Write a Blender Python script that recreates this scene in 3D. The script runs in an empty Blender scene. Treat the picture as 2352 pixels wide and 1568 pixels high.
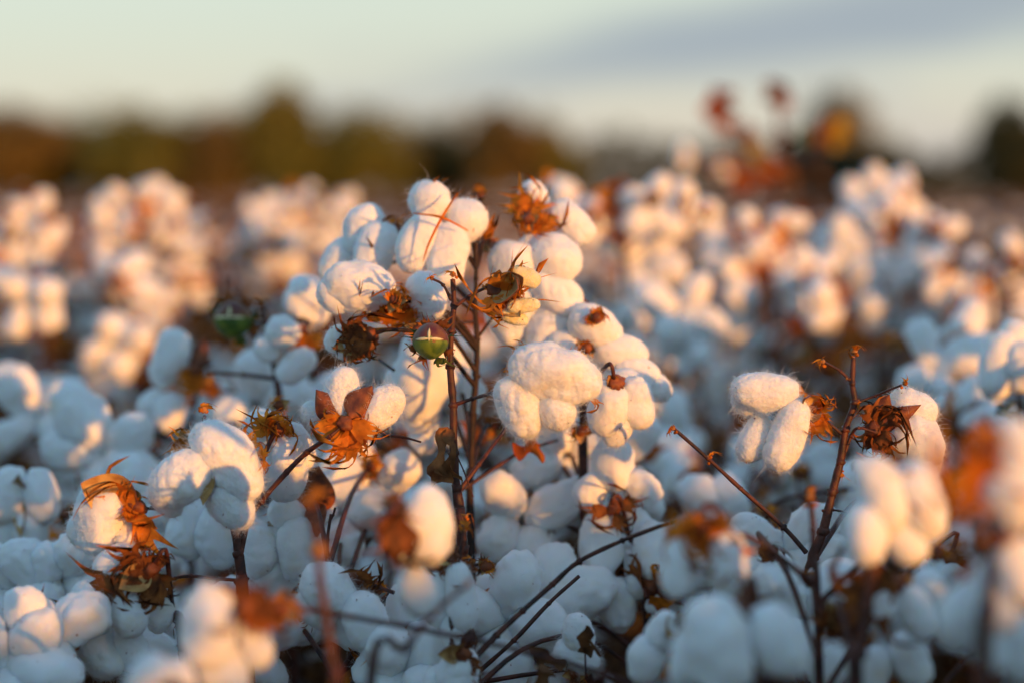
import bpy, bmesh, math, random
import numpy as np
from mathutils import Vector, Matrix, Quaternion

# ------------------------------------------------------------------ camera, world, sun, exposure
scene = bpy.context.scene
col = scene.collection
R = math.radians
CAM_Z = 1.0
PITCH = R(4.08)
LENS = 70.0
PXR = 2352 * LENS / 36.0          # photo pixels (2352 wide view) per radian
FOCUS = 1.5
cam_d = bpy.data.cameras.new('camera'); cam = bpy.data.objects.new('camera', cam_d); col.objects.link(cam)
cam.location = (0, 0, CAM_Z); cam.rotation_euler = (R(90) - PITCH, 0, 0)
cam_d.lens = LENS; cam_d.sensor_width = 36; cam_d.clip_start = 0.02; cam_d.clip_end = 3000
cam_d.dof.use_dof = True; cam_d.dof.focus_distance = FOCUS; cam_d.dof.aperture_fstop = 2.05
scene.camera = cam

SUN_EL, SUN_AZ = R(3.2), R(140)          # azimuth clockwise from +Y (the view direction)
world = bpy.data.worlds.new('World'); scene.world = world; world.use_nodes = True
wn, wl = world.node_tree.nodes, world.node_tree.links
bg = wn['Background']
sky = wn.new('ShaderNodeTexSky'); sky.sky_type = 'NISHITA'; sky.sun_disc = False
sky.sun_elevation = SUN_EL; sky.sun_rotation = SUN_AZ; sky.air_density = 1.0; sky.dust_density = 1.0; sky.ozone_density = 1.8
def wmath(op, a, b=None, clamp=False):
    n = wn.new('ShaderNodeMath'); n.operation = op; n.use_clamp = clamp
    for k, q in enumerate((a, b)):
        if q is None: continue
        if isinstance(q, (int, float)): n.inputs[k].default_value = q
        else: wl.new(q, n.inputs[k])
    return n.outputs[0]
def wramp(v, lo, hi):
    n = wn.new('ShaderNodeMapRange'); n.interpolation_type = 'SMOOTHSTEP'; wl.new(v, n.inputs[0]); n.inputs[1].default_value = lo; n.inputs[2].default_value = hi; return n.outputs[0]
def wmix(f, a, b):
    n = wn.new('ShaderNodeMix'); n.data_type = 'RGBA'; wl.new(f, n.inputs[0])
    for k, q in ((6, a), (7, b)):
        if isinstance(q, tuple): n.inputs[k].default_value = q
        else: wl.new(q, n.inputs[k])
    return n.outputs[2]
tc = wn.new('ShaderNodeTexCoord'); sx = wn.new('ShaderNodeSeparateXYZ'); wl.new(tc.outputs['Generated'], sx.inputs[0]); X, Z = sx.outputs[0], sx.outputs[2]
nz = wn.new('ShaderNodeTexNoise'); nz.inputs['Scale'].default_value = 1.0; nz.inputs['Detail'].default_value = 4
mp = wn.new('ShaderNodeMapping'); mp.inputs['Scale'].default_value = (7, 7, 34); mp.inputs['Rotation'].default_value = (0, R(7), 0); wl.new(tc.outputs['Generated'], mp.inputs[0]); wl.new(mp.outputs[0], nz.inputs['Vector'])
wob = wmath('MULTIPLY', wmath('SUBTRACT', nz.outputs['Fac'], .5), .022)
Zw = wmath('ADD', Z, wob)
# high thin veil, thickest low over the horizon
veil = wmath('MULTIPLY', wmath('SUBTRACT', 1.0, wramp(Z, .09, .26)), .86)
lowc = wmix(wramp(Z, .0, .10), (.85, .775, .745, 1), (.79, .85, .785, 1))
behind = wmath('SUBTRACT', 1.0, wramp(sx.outputs[1], .15, .60))         # unseen blue-grey cloud added at the sides and behind, makes the fill light blue
fill_veil = wmath('MULTIPLY', wmath('MULTIPLY', wmath('SUBTRACT', 1.0, wramp(Z, .45, .85)), behind), .94)
base = wmix(fill_veil, wmix(veil, sky.outputs[0], lowc), (.37, .66, .86, 1))
# grey-blue cloud bank opening towards the right
low = wmath('SUBTRACT', Zw, wmath('MULTIPLY', X, .13)); high = wmath('SUBTRACT', Zw, wmath('MULTIPLY', X, .20))
bank = wmath('MULTIPLY', wramp(low, .036, .060), wmath('SUBTRACT', 1.0, wramp(high, .062, .090)))
bank = wmath('MULTIPLY', bank, wramp(X, -.16, .10)); front = wmath('GREATER_THAN', sx.outputs[1], 0.0)
bank = wmath('MULTIPLY', bank, front)
streak = wmath('MULTIPLY', wramp(nz.outputs['Fac'], .50, .72), wmath('MULTIPLY', wmath('SUBTRACT', 1.0, wramp(Z, .12, .35)), .35))
c1 = wmix(streak, base, (.60, .645, .70, 1))
c2 = wmix(wmath('MULTIPLY', bank, .9), c1, (0.48, 0.56, 0.64, 1))
wl.new(c2, bg.inputs['Color'])
bg.inputs['Strength'].default_value = 0.15

sun_d = bpy.data.lights.new('sun', 'SUN'); sun = bpy.data.objects.new('sun', sun_d); col.objects.link(sun)
sun_d.energy = 1.0; sun_d.angle = R(0.6); sun_d.color = (1.0, 0.42, 0.085)
sdir = Vector((math.sin(SUN_AZ) * math.cos(SUN_EL), math.cos(SUN_AZ) * math.cos(SUN_EL), math.sin(SUN_EL)))
sun.rotation_euler = (-sdir).to_track_quat('-Z', 'Y').to_euler(); sun.location = (3, -4, 4)

scene.view_settings.view_transform = 'Standard'; scene.view_settings.look = 'None'
scene.view_settings.exposure = 2.32; scene.view_settings.gamma = 1.0
scene.render.engine = 'CYCLES'
scene.cycles.use_denoising = True
scene.cycles.max_bounces = 8; scene.cycles.diffuse_bounces = 5; scene.cycles.glossy_bounces = 2
scene.cycles.transmission_bounces = 4; scene.cycles.volume_bounces = 0
scene.cycles.sample_clamp_indirect = 6

# ------------------------------------------------------------------ small helpers
FWD = np.array([0, math.cos(PITCH), -math.sin(PITCH)]); UP = np.array([0, math.sin(PITCH), math.cos(PITCH)]); RT = np.array([1., 0, 0])
CP = np.array([0, 0, CAM_Z])
def P(px, py, d):
    """point seen at (px, py) of the 2352-wide photograph at distance d metres"""
    return CP + FWD * d + RT * ((px - 1176) / PXR * d) + UP * (-(py - 784) / PXR * d)

def hash3(ix, iy, iz, seed):
    h = (ix.astype(np.int64) * 374761393 + iy.astype(np.int64) * 668265263 + iz.astype(np.int64) * 2147483647 + seed * 1274126177) & 0xffffffff
    h = ((h ^ (h >> 13)) * 1274126177) & 0xffffffff
    h = h ^ (h >> 16)
    return (h & 0xffff) / 32767.5 - 1.0
def vnoise(p, seed=0):
    i = np.floor(p); f = p - i; f = f * f * (3 - 2 * f); i = i.astype(np.int64); r = 0
    for dx in (0, 1):
        for dy in (0, 1):
            for dz in (0, 1):
                w = (f[:, 0] if dx else 1 - f[:, 0]) * (f[:, 1] if dy else 1 - f[:, 1]) * (f[:, 2] if dz else 1 - f[:, 2])
                r = r + w * hash3(i[:, 0] + dx, i[:, 1] + dy, i[:, 2] + dz, seed)
    return r

_ico = {}
def ico(n):
    if n not in _ico:
        bm = bmesh.new(); bmesh.ops.create_icosphere(bm, subdivisions=n, radius=1)
        v = np.array([x.co[:] for x in bm.verts]); f = np.array([[a.index for a in q.verts] for q in bm.faces]); bm.free()
        _ico[n] = (v, f)
    return _ico[n]

class G:
    """collects geometry; mesh() links it as one mesh"""
    def __init__(s): s.v = []; s.f = []; s.n = 0
    def add(s, v, f, mat=0):
        v = np.asarray(v, float); f = np.asarray(f, int)
        s.v.append(v); s.f.append((f + s.n, mat)); s.n += len(v)
    def merge(s, o, M=None):
        for v in o.v:
            if M is not None: v = v @ np.array(M.to_3x3()).T + np.array(M.translation)
            s.v.append(v)
        for f, m in o.f: s.f.append((f + s.n, m))
        s.n += o.n
    def mesh(s, name, mats, off=None):
        me = bpy.data.meshes.new(name); v = np.concatenate(s.v)
        if off is not None: v = v - np.asarray(off)
        lv = np.concatenate([f.ravel() for f, m in s.f])
        tot = np.concatenate([np.full(len(f), f.shape[1]) for f, m in s.f])
        mi = np.concatenate([np.full(len(f), m) for f, m in s.f])
        st = np.concatenate([[0], np.cumsum(tot)[:-1]])
        me.vertices.add(len(v)); me.vertices.foreach_set('co', v.astype(np.float32).ravel())
        me.loops.add(len(lv)); me.loops.foreach_set('vertex_index', lv.astype(np.int32))
        me.polygons.add(len(tot)); me.polygons.foreach_set('loop_start', st.astype(np.int32))
        me.polygons.foreach_set('material_index', mi.astype(np.int32))
        me.polygons.foreach_set('use_smooth', np.ones(len(tot), bool))
        for m in mats: me.materials.append(m)
        me.update(calc_edges=True); me.validate()
        return me

def link(name, data, parent=None, M=None):
    o = bpy.data.objects.new(name, data); col.objects.link(o)
    if parent is not None: o.parent = parent
    if M is not None: o.matrix_local = M
    return o
def tag(o, label=None, cat=None, group=None, kind=None):
    for k, v in (('label', label), ('category', cat), ('group', group), ('kind', kind)):
        if v: o[k] = v
    return o

# ------------------------------------------------------------------ materials
def mat(name, colr, rough=0.8, var=0.0, scale=50, col2=None, bump=0.0, bscale=200, bdist=0.001, trans=0.0, tcol=None, sss=0.0, sssr=0.005, spec=0.3, sheen=0, thr=(0.35, 0.65)):
    m = bpy.data.materials.new(name); m.use_nodes = True; nt = m.node_tree; n, l = nt.nodes, nt.links
    b = n['Principled BSDF']; out = n['Material Output']
    b.inputs['Roughness'].default_value = rough; b.inputs['Specular IOR Level'].default_value = spec
    if sheen: b.inputs['Sheen Weight'].default_value = sheen; b.inputs['Sheen Roughness'].default_value = 0.5
    c = n.new('ShaderNodeTexCoord')
    if col2:
        t = n.new('ShaderNodeTexNoise'); t.inputs['Scale'].default_value = scale; t.inputs['Detail'].default_value = 5
        oi = n.new('ShaderNodeObjectInfo'); ad = n.new('ShaderNodeVectorMath'); ad.operation = 'ADD'
        sc = n.new('ShaderNodeMath'); sc.operation = 'MULTIPLY'; sc.inputs[1].default_value = 7.3
        l.new(oi.outputs['Random'], sc.inputs[0]); l.new(sc.outputs[0], ad.inputs[1]); l.new(c.outputs['Object'], ad.inputs[0]); l.new(ad.outputs[0], t.inputs['Vector'])
        r = n.new('ShaderNodeValToRGB'); e = r.color_ramp.elements
        e[0].position, e[1].position = thr; e[0].color = (*colr, 1); e[1].color = (*col2, 1)
        l.new(t.outputs['Fac'], r.inputs[0]); cout = r.outputs[0]; l.new(cout, b.inputs['Base Color'])
    else:
        b.inputs['Base Color'].default_value = (*colr, 1); cout = None
    if bump:
        t2 = n.new('ShaderNodeTexNoise'); t2.inputs['Scale'].default_value = bscale; t2.inputs['Detail'].default_value = 6; t2.inputs['Roughness'].default_value = 0.65
        bp = n.new('ShaderNodeBump'); bp.inputs['Strength'].default_value = bump; bp.inputs['Distance'].default_value = bdist
        l.new(c.outputs['Object'], t2.inputs['Vector']); l.new(t2.outputs['Fac'], bp.inputs['Height']); l.new(bp.outputs[0], b.inputs['Normal'])
    if sss:
        b.inputs['Subsurface Weight'].default_value = sss; b.inputs['Subsurface Radius'].default_value = (1.0, 0.62, 0.35); b.inputs['Subsurface Scale'].default_value = sssr
    if trans:
        tr = n.new('ShaderNodeBsdfTranslucent'); mx = n.new('ShaderNodeMixShader'); mx.inputs[0].default_value = trans
        if tcol: tr.inputs[0].default_value = (*tcol, 1)
        elif cout: l.new(cout, tr.inputs[0])
        else: tr.inputs[0].default_value = (*colr, 1)
        l.new(b.outputs[0], mx.inputs[1]); l.new(tr.outputs[0], mx.inputs[2]); l.new(mx.outputs[0], out.inputs[0])
    return m
M_COTTON = mat('cotton_lint', (0.85, 0.845, 0.84), 1.0, col2=(0.80, 0.72, 0.58), scale=38, thr=(0.56, 0.80), bump=0.30, bscale=600, bdist=0.0010, sss=0.55, sssr=0.007, spec=0.05)
M_LINTFAR = mat('cotton_lint_plain', (0.77, 0.765, 0.75), 1.0, spec=0.05)
M_FIBRE = mat('cotton_fibre', (0.9, 0.89, 0.87), 1.0, spec=0.05, trans=0.5)
M_LINTY = mat('immature_lint', (0.86, 0.78, 0.52), 0.9, col2=(0.80, 0.66, 0.30), scale=90, bump=0.7, bscale=300, bdist=0.0015, sss=0.3, sssr=0.004, spec=0.1)
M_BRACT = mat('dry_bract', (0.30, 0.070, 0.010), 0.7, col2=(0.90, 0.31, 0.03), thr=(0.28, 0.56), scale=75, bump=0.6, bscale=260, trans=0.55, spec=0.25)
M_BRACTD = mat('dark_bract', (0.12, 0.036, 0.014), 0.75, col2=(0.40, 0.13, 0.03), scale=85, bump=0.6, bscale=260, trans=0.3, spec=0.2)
M_BUR = mat('bur_outside', (0.09, 0.024, 0.010), 0.55, col2=(0.28, 0.075, 0.02), scale=120, bump=0.5, bscale=500, spec=0.35)
M_BURIN = mat('bur_inside', (0.60, 0.38, 0.14), 0.55, col2=(0.34, 0.16, 0.05), scale=90, bump=0.3, bscale=300, spec=0.35)
M_STEM = mat('stem_bark', (0.028, 0.009, 0.007), 0.5, col2=(0.12, 0.030, 0.014), scale=110, bump=0.6, bscale=500, spec=0.4)
M_STEMD = mat('dark_stem_bark', (0.014, 0.008, 0.007), 0.6, col2=(0.05, 0.022, 0.014), scale=110, bump=0.6, bscale=500, spec=0.3)  # darker tone of the stem bark, for the plant behind the centre
M_TWIG = mat('pale_twig_end', (0.20, 0.07, 0.02), 0.7, col2=(0.42, 0.20, 0.07), scale=200, bump=0.5, bscale=600, spec=0.3)
M_GREEN = mat('green_boll_skin', (0.05, 0.10, 0.010), 0.45, col2=(0.14, 0.20, 0.02), thr=(.42, .55), scale=120, bump=0.35, bscale=900, spec=0.45)
M_PURPLE = mat('purple_boll_skin', (0.10, 0.018, 0.02), 0.45, col2=(0.19, 0.07, 0.02), scale=160, bump=0.4, bscale=800, spec=0.4)
M_CREAM = mat('cream_seam', (0.75, 0.66, 0.38), 0.7, spec=0.2, sss=0.2, sssr=0.002)
M_LEAF = mat('dry_leaf', (0.07, 0.028, 0.012), 0.7, col2=(0.20, 0.085, 0.03), scale=60, bump=0.6, bscale=200, trans=0.3)
M_LEAFB = mat('brown_leaf', (0.13, 0.048, 0.018), 0.7, col2=(0.34, 0.14, 0.045), scale=90, bump=0.6, bscale=200, trans=0.3)
M_LEAFR = mat('red_leaf', (0.24, 0.045, 0.014), 0.6, col2=(0.42, 0.11, 0.025), scale=40, trans=0.4)
M_LEAFY = mat('yellow_leaf', (0.55, 0.30, 0.02), 0.6, col2=(0.38, 0.24, 0.02), scale=40, trans=0.4)
M_LEAFG = mat('green_leaf', (0.04, 0.07, 0.015), 0.6, col2=(0.09, 0.12, 0.02), scale=40, trans=0.35)
M_LEAFO = mat('orange_leaf', (0.60, 0.17, 0.015), 0.6, col2=(0.38, 0.07, 0.012), scale=40, trans=0.4)
MB = [M_COTTON, M_FIBRE, M_BRACT, M_BUR, M_BURIN, M_BRACTD]      # slot order of boll meshes
MBF = [M_LINTFAR, M_FIBRE, M_BRACT, M_BUR, M_BURIN, M_BRACTD]

# ------------------------------------------------------------------ shapes
def frame(y, n):
    y = np.asarray(y, float); y = y / np.linalg.norm(y); n = np.asarray(n, float)
    x = np.cross(y, n); x = x / (np.linalg.norm(x) + 1e-9); z = np.cross(x, y)
    return np.stack([x, y, z])                                    # rows: local axes in world

def lobe(g, p0, p1, r0, r1, seed, q=4, bend=(0, 0, 0), fibres=0, rough=1.0, m=0, flen=0.0032):
    """one fluffy lock of lint between two points"""
    p0 = np.asarray(p0, float); p1 = np.asarray(p1, float); v, f = ico(q); a = p1 - p0; L = np.linalg.norm(a)
    if L < 1e-5: a = np.array([0, 0, 1.]); L = 1
    F = frame(a, (0.13, 0.31, 0.94)); d = v @ F                    # local y along the axis
    t = (v[:, 1] + 1) / 2; t = t * t * (3 - 2 * t)
    rr = r0 + (r1 - r0) * t; ra = (r0 + r1) / 2
    bd = np.asarray(bend, float)[None] * (1 - (2 * t - 1) ** 2)[:, None]
    c = p0 + (p1 - p0) * t[:, None] + bd
    p = c + d * rr[:, None]
    k = p + seed * 1.37
    n1 = vnoise(k * 55, seed); n2 = np.abs(vnoise(k * 120, seed + 1)); n3 = np.abs(vnoise(k * 260, seed + 2)); n4 = vnoise(k * 620, seed + 3)
    disp = ra * rough * (0.17 * n1 + (0.09 if q >= 5 else .16) * (np.sqrt(n2 * n2 + .004) - .3) + (.03 if q >= 5 else 0.05) * (np.sqrt(n3 * n3 + .004) - .3)) + rough * (0.00022 * n4 if q >= 4 else 0)
    if q >= 5: disp += rough * 0.0002 * vnoise(k * 1500, seed + 5)
    p = p + d * disp[:, None]
    g.add(p, f, m)
    if fibres:
        rs = np.random.RandomState(seed); idx = rs.randint(0, len(v), fibres)
        b = p[idx] + rs.normal(0, 0.0006, (fibres, 3)); n = d[idx]
        tg = np.cross(n, rs.normal(0, 1, (fibres, 3))); tg /= np.linalg.norm(tg, axis=1)[:, None] + 1e-9
        dr = n * rs.uniform(0.15, 1.1, (fibres, 1)) + tg * .8
        ln = rs.gamma(1.25, flen * 0.72, (fibres, 1)); curl = np.cross(dr, rs.normal(0, 1, (fibres, 3)))
        sd = np.cross(dr, n + 0.3 * rs.normal(0, 1, (fibres, 3))); sd /= np.linalg.norm(sd, axis=1)[:, None] + 1e-9
        w = 0.00009
        pts = []
        for s in (0, 0.33, 0.66, 1.0):
            cpt = b + dr * ln * s + curl * ln * 0.35 * s * s - n * ln * 0.30 * s * s
            ww = w * (1 - 0.6 * s); pts += [cpt - sd * ww, cpt + sd * ww]
        V = np.stack(pts, 1).reshape(-1, 3); base = np.arange(fibres)[:, None] * 8
        q4 = np.concatenate([base + np.array([0, 1, 3, 2]) + 2 * j for j in range(3)])
        g.add(V, q4, 1)
        nc = 7; ci = rs.randint(0, len(v), nc); cc = p[ci] + d[ci] * .0004            # leaf crumbs caught in the lint
        V = (cc[:, None] + rs.normal(0, .00055, (nc, 4, 3))).reshape(-1, 3); g.add(V, np.arange(nc * 4).reshape(-1, 4), 5)

def bract(g, p, tip, n, W=0.6, curl=0.8, seed=0, m=2, teeth=5, cut=0.50):
    """papery bract from p towards tip: a broad crumpled body ending in long thin curling teeth; hollow side along n"""
    p = np.asarray(p, float); tip = np.asarray(tip, float); L = np.linalg.norm(tip - p); F = frame(tip - p, n)
    rs = np.random.RandomState(seed); K = 8; teeth = max(2, int(round(teeth * (0.6 + 0.7 * W)))) if teeth > 3 else teeth; N = teeth * K + 1; Rw = 11
    k = np.arange(N); tri = 1 - np.abs(2 * ((k / K) % 1) - 1); ti = np.minimum(k // K, teeth - 1)
    tl = rs.uniform(0.45, 1.0, teeth)[ti]; tcurl = rs.normal(0, 1.0, teeth)[ti]; sway = rs.normal(0, 0.55, teeth)[ti]
    cen = (ti + 0.5) / teeth * 2 - 1; A = k / (N - 1) * 2 - 1; half = 0.85 * W + 0.12
    body = 1 - cut; env = (1 - 0.25 * A ** 2)
    Rb = L * body * env * (1 + 0.10 * vnoise(np.stack([A * 3, A * 0 + seed, A * 0], 1), seed)); Lt = L * cut * 1.1 * tl * (1 - 0.3 * cen ** 2)
    tt = tri ** 1.9                                                # slim tooth profile
    V = np.zeros((N, Rw, 3)); nb = 6
    for j in range(Rw):
        if j < nb:
            s_ = 0.05 + 0.95 * j / (nb - 1); r = Rb * s_; a2 = A * half * (1 + 0.12 * s_); w = np.zeros(N)
        else:
            w = (j - nb + 1) / (Rw - nb) * np.ones(N); r = Rb + Lt * tt * w; ac = cen * half * 1.12
            nar = np.clip((r - Rb) / (Lt + 1e-9), 0, 1); a2 = A * half * 1.12 * (1 - 0.55 * nar) + ac * 0.55 * nar + sway * nar ** 1.6
        rel = r / L; nar = np.clip((r - Rb) / (Lt + 1e-9), 0, 1) * (j >= nb)
        x = r * np.sin(a2); y = r * np.cos(a2); zc = 1.1 * x * x / L; th = curl * y / L; cc = curl if abs(curl) > 1e-3 else 1e-3
        zz = L / cc * (1 - np.cos(th)) + zc + Lt * nar ** 1.7 * tcurl * 0.75
        V[:, j] = np.stack([x * (1 - 0.25 * rel), L / cc * np.sin(th) - Lt * nar ** 2 * np.abs(tcurl) * 0.25, zz], 1)
    V = V.reshape(-1, 3)
    V[:, 2] += L * 0.13 * vnoise(V / L * 2.6 + seed, seed) + L * 0.05 * vnoise(V / L * 7 + seed, seed + 1)
    V[:, 0] += L * 0.09 * vnoise(V / L * 3 + 9 + seed, seed + 2)
    V = V @ F + p
    i, j = np.meshgrid(np.arange(N - 1), np.arange(Rw - 1), indexing='ij'); a = (i * Rw + j).ravel()
    g.add(V, np.stack([a, a + Rw, a + Rw + 1, a + 1], 1), m)

def valve(g, p, tip, n, W=0.42, cup=0.5, curl=0.6, seed=0, mo=3, mi=4):
    """pointed boat-shaped bur valve; tan inner face along n, dark outer face behind"""
    p = np.asarray(p, float); tip = np.asarray(tip, float); L = np.linalg.norm(tip - p); F = frame(tip - p, n)
    nu, nv = 9, 13; u = np.linspace(-1, 1, nu); t = np.linspace(0, 1, nv)
    w = 0.8 * W * L * (0.16 * (1 - t) ** 2 + np.sin(np.pi * np.clip(t, 0, 1) ** 0.85) ** 0.9 * (1 - 0.45 * t)); w[-1] = 0.004 * L; w = np.maximum(w, 0.004 * L)
    U, T = np.meshgrid(u, t, indexing='ij'); Wd = np.broadcast_to(w, U.shape)
    x = U * Wd; th = curl * T; c = curl if abs(curl) > 1e-3 else 1e-3
    y = L / c * np.sin(th); z = L / c * (1 - np.cos(th)) + cup * (U ** 2) * Wd
    V = np.stack([x, y, z], 2).reshape(-1, 3)
    V[:, 2] += 0.05 * L * vnoise(V / L * 3 + seed, seed)
    top = V @ F + p; Vb = V.copy(); Vb[:, 2] -= 0.035 * L; bot = Vb @ F + p
    i, j = np.meshgrid(np.arange(nu - 1), np.arange(nv - 1), indexing='ij'); a = (i * nv + j).ravel()
    q = np.stack([a, a + nv, a + nv + 1, a + 1], 1)
    g.add(top, q, mi); g.add(bot, q[:, ::-1], mo)
    ring = [k for k in range(nv)] + [(k) * nv + nv - 1 for k in range(1, nu)] + [(nu - 1) * nv + k for k in range(nv - 2, -1, -1)] + [k * nv for k in range(nu - 2, 0, -1)]
    ring = np.array(ring); nb = len(ring); V2 = np.concatenate([top[ring], bot[ring]]); k = np.arange(nb); k2 = (k + 1) % nb
    g.add(V2, np.stack([k, k2, k2 + nb, k + nb], 1), mo)

def tube(g, pts, rad, m=0, sides=8, seed=0, knob=0.12, smooth=4):
    pts = np.asarray(pts, float); rad = np.broadcast_to(np.asarray(rad, float), (len(pts),)) if np.ndim(rad) else np.full(len(pts), float(rad))
    if smooth > 1 and len(pts) > 1:                                # catmull-rom
        ext = np.vstack([2 * pts[0] - pts[1], pts, 2 * pts[-1] - pts[-2]]); re = np.concatenate([[rad[0]], rad, [rad[-1]]]); o = []; ro = []
        for i in range(1, len(ext) - 2):
            for s in np.arange(smooth) / smooth:
                a, b, c, d = ext[i - 1:i + 3]
                o.append(0.5 * (2 * b + (c - a) * s + (2 * a - 5 * b + 4 * c - d) * s * s + (3 * b - a - 3 * c + d) * s ** 3)); ro.append(re[i] * (1 - s) + re[i + 1] * s)
        o.append(pts[-1]); ro.append(rad[-1]); pts = np.array(o); rad = np.array(ro)
    n = len(pts); tg = np.gradient(pts, axis=0); tg /= np.linalg.norm(tg, axis=1)[:, None] + 1e-9
    ref = np.array([0.9, 0.1, 0.2]) if abs(tg[0, 0]) < 0.8 else np.array([0.1, 0.9, 0.2])
    x = np.cross(tg, ref); x /= np.linalg.norm(x, axis=1)[:, None] + 1e-9; y = np.cross(tg, x)
    a = np.arange(sides) / sides * 2 * np.pi
    rr = rad[:, None] * (1 + knob * vnoise(np.repeat(pts, sides, 0) * 180 + seed, seed).reshape(n, sides))
    V = pts[:, None] + x[:, None] * (np.cos(a)[None, :, None] * rr[..., None]) + y[:, None] * (np.sin(a)[None, :, None] * rr[..., None])
    i, j = np.meshgrid(np.arange(n - 1), np.arange(sides), indexing='ij'); j2 = (j + 1) % sides
    q = np.stack([i * sides + j, i * sides + j2, (i + 1) * sides + j2, (i + 1) * sides + j], 2).reshape(-1, 4)
    g.add(V.reshape(-1, 3), q, m)
    for e, s in ((0, 1), (n - 1, -1)):
        ring = V[e]; c = ring.mean(0) - s * tg[e] * rad[e] * 0.4; jj = np.arange(sides); V3 = np.vstack([ring, c]); t = np.stack([jj, (jj + 1) % sides, np.full(sides, sides)], 1)
        g.add(V3, t if s < 0 else t[:, ::-1], m)

def knob(g, p, r, seed, m=0, q=2):
    v, f = ico(q); p = np.asarray(p, float)
    d = 1 + 0.3 * vnoise(v * 2.2 + seed, seed) + 0.12 * vnoise(v * 5 + seed, seed + 1)
    g.add(p + v * d[:, None] * r, f, m)

def bud(g, p, dr, s, seed):
    """small dried square: knobbly core with curled scales"""
    rs = np.random.RandomState(seed); dr = np.asarray(dr, float); dr /= np.linalg.norm(dr)
    knob(g, p, s * 0.24, seed, 0)
    for k in range(5):
        v = rs.normal(0, 1, 3); v = v / np.linalg.norm(v) * 0.75 + dr * 0.8
        bract(g, p, np.asarray(p) + v * s * rs.uniform(0.7, 1.15), -dr + rs.normal(0, .3, 3), W=0.55, curl=rs.uniform(1.2, 2.6), seed=seed * 7 + k, m=1, teeth=3, cut=0.5)
    for k in range(2):
        v = rs.normal(0, 1, 3); knob(g, np.asarray(p) + v / np.linalg.norm(v) * s * 0.35 - dr * s * 0.2, s * 0.15, seed + k, 1)

def leaf(g, p, tip, n, seed=0, m=0, W=0.55, curl=0.6, crumple=0.22):
    p = np.asarray(p, float); tip = np.asarray(tip, float); L = np.linalg.norm(tip - p); F = frame(tip - p, n); nu, nv = 13, 17
    u = np.linspace(-1, 1, nu); t = np.linspace(0, 1, nv); U, T = np.meshgrid(u, t, indexing='ij')
    w = W * L * np.sin(np.pi * t ** 0.7) ** 0.7 * (0.75 + 0.35 * np.cos(t * 9.0)); w[-1] = w[0] = 0.01 * L; w = np.maximum(w, .01 * L)
    x = U * w[None]; y = T * L; z = 0.4 * U ** 2 * w[None]
    V = np.stack([x, y, z], 2).reshape(-1, 3)
    V += L * crumple * np.stack([vnoise(V / L * 3.3 + seed * 3.1, seed), vnoise(V / L * 3.3 + seed, seed + 4), vnoise(V / L * 3.1 + seed, seed + 9)], 1) * np.clip(V[:, 1:2] / L * 2, 0, 1)
    th = curl * V[:, 1] / L; z0 = V[:, 2].copy(); V[:, 2] = z0 * np.cos(th) + L / curl * (1 - np.cos(th)); V[:, 1] = L / curl * np.sin(th) - z0 * np.sin(th)
    V = V @ F + p
    i, j = np.meshgrid(np.arange(nu - 1), np.arange(nv - 1), indexing='ij'); a = (i * nv + j).ravel()
    g.add(V, np.stack([a, a + nv, a + nv + 1, a + 1], 1), m)

# ------------------------------------------------------------------ procedural open bolls (axis +Z, size of a real boll)
def boll_parts(seed, q, fibres=0, s=1.0):
    """returns (bur geometry, list of lock geometries); origin at the peduncle end of the bur"""
    rs = np.random.RandomState(seed); n = rs.choice([4, 4, 5, 4, 3]); ph = rs.uniform(0, 6.28)
    B = G(); locks = []
    for k in range(n):
        a = ph + k / n * 2 * np.pi + rs.normal(0, .13); rad = np.array([math.cos(a), math.sin(a), 0])
        hang = rs.uniform(0.2, 1.0); L = rs.uniform(0.026, 0.040) * s; r = rs.uniform(0.0175, 0.0225) * s
        p0 = rad * 0.017 * s + np.array([0, 0, 0.016 * s]); p1 = p0 + (rad * hang + np.array([0, 0, 1.15 - hang])) * L * 0.8
        g = G(); lobe(g, p0, p1, r * 0.8, r, seed * 31 + k, q, rough=1.15, fibres=fibres, bend=np.array([0, 0, 0.004])); locks.append(g)
        b = a + np.pi / n; rb = np.array([math.cos(b), math.sin(b), 0])
        valve(B, rb * 0.003 * s, rb * 0.030 * s + np.array([0, 0, rs.uniform(0.004, 0.02) * s]), -rb * .3 + np.array([0, 0, 1.]), seed=seed + k, curl=rs.uniform(-.2, .9))
    for k in range(3):
        a = ph + 0.5 + k * 2.094 + rs.normal(0, .2); rb = np.array([math.cos(a), math.sin(a), 0])
        bract(B, rb * 0.002, rb * rs.uniform(0.034, 0.048) * s + np.array([0, 0, rs.uniform(-0.022, 0.020) * s]), np.array([0, 0, 1.]) + rs.normal(0, .2, 3), W=rs.uniform(.7, 1.0), curl=rs.uniform(-.6, 1.2), seed=seed * 5 + k, m=2 if rs.rand() < .7 else 5)
    knob(B, (0, 0, 0.001), 0.006 * s, seed, 3)
    return B, locks

VAR = []      # (bur mesh, [lock meshes], lint mesh, whole mesh far)
for i in range(9):
    B, lk = boll_parts(100 + i, 4, 600)
    bur_me = B.mesh('bur', MB); lms = [g.mesh('lock', MB) for g in lk]
    gl = G(); [gl.merge(g) for g in lk]; lint = gl.mesh('lint', MB)
    B2, lk2 = boll_parts(100 + i, 3); w = G(); w.merge(B2); [w.merge(g) for g in lk2]
    VAR.append((bur_me, lms, lint, w.mesh('boll', MBF)))

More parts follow.
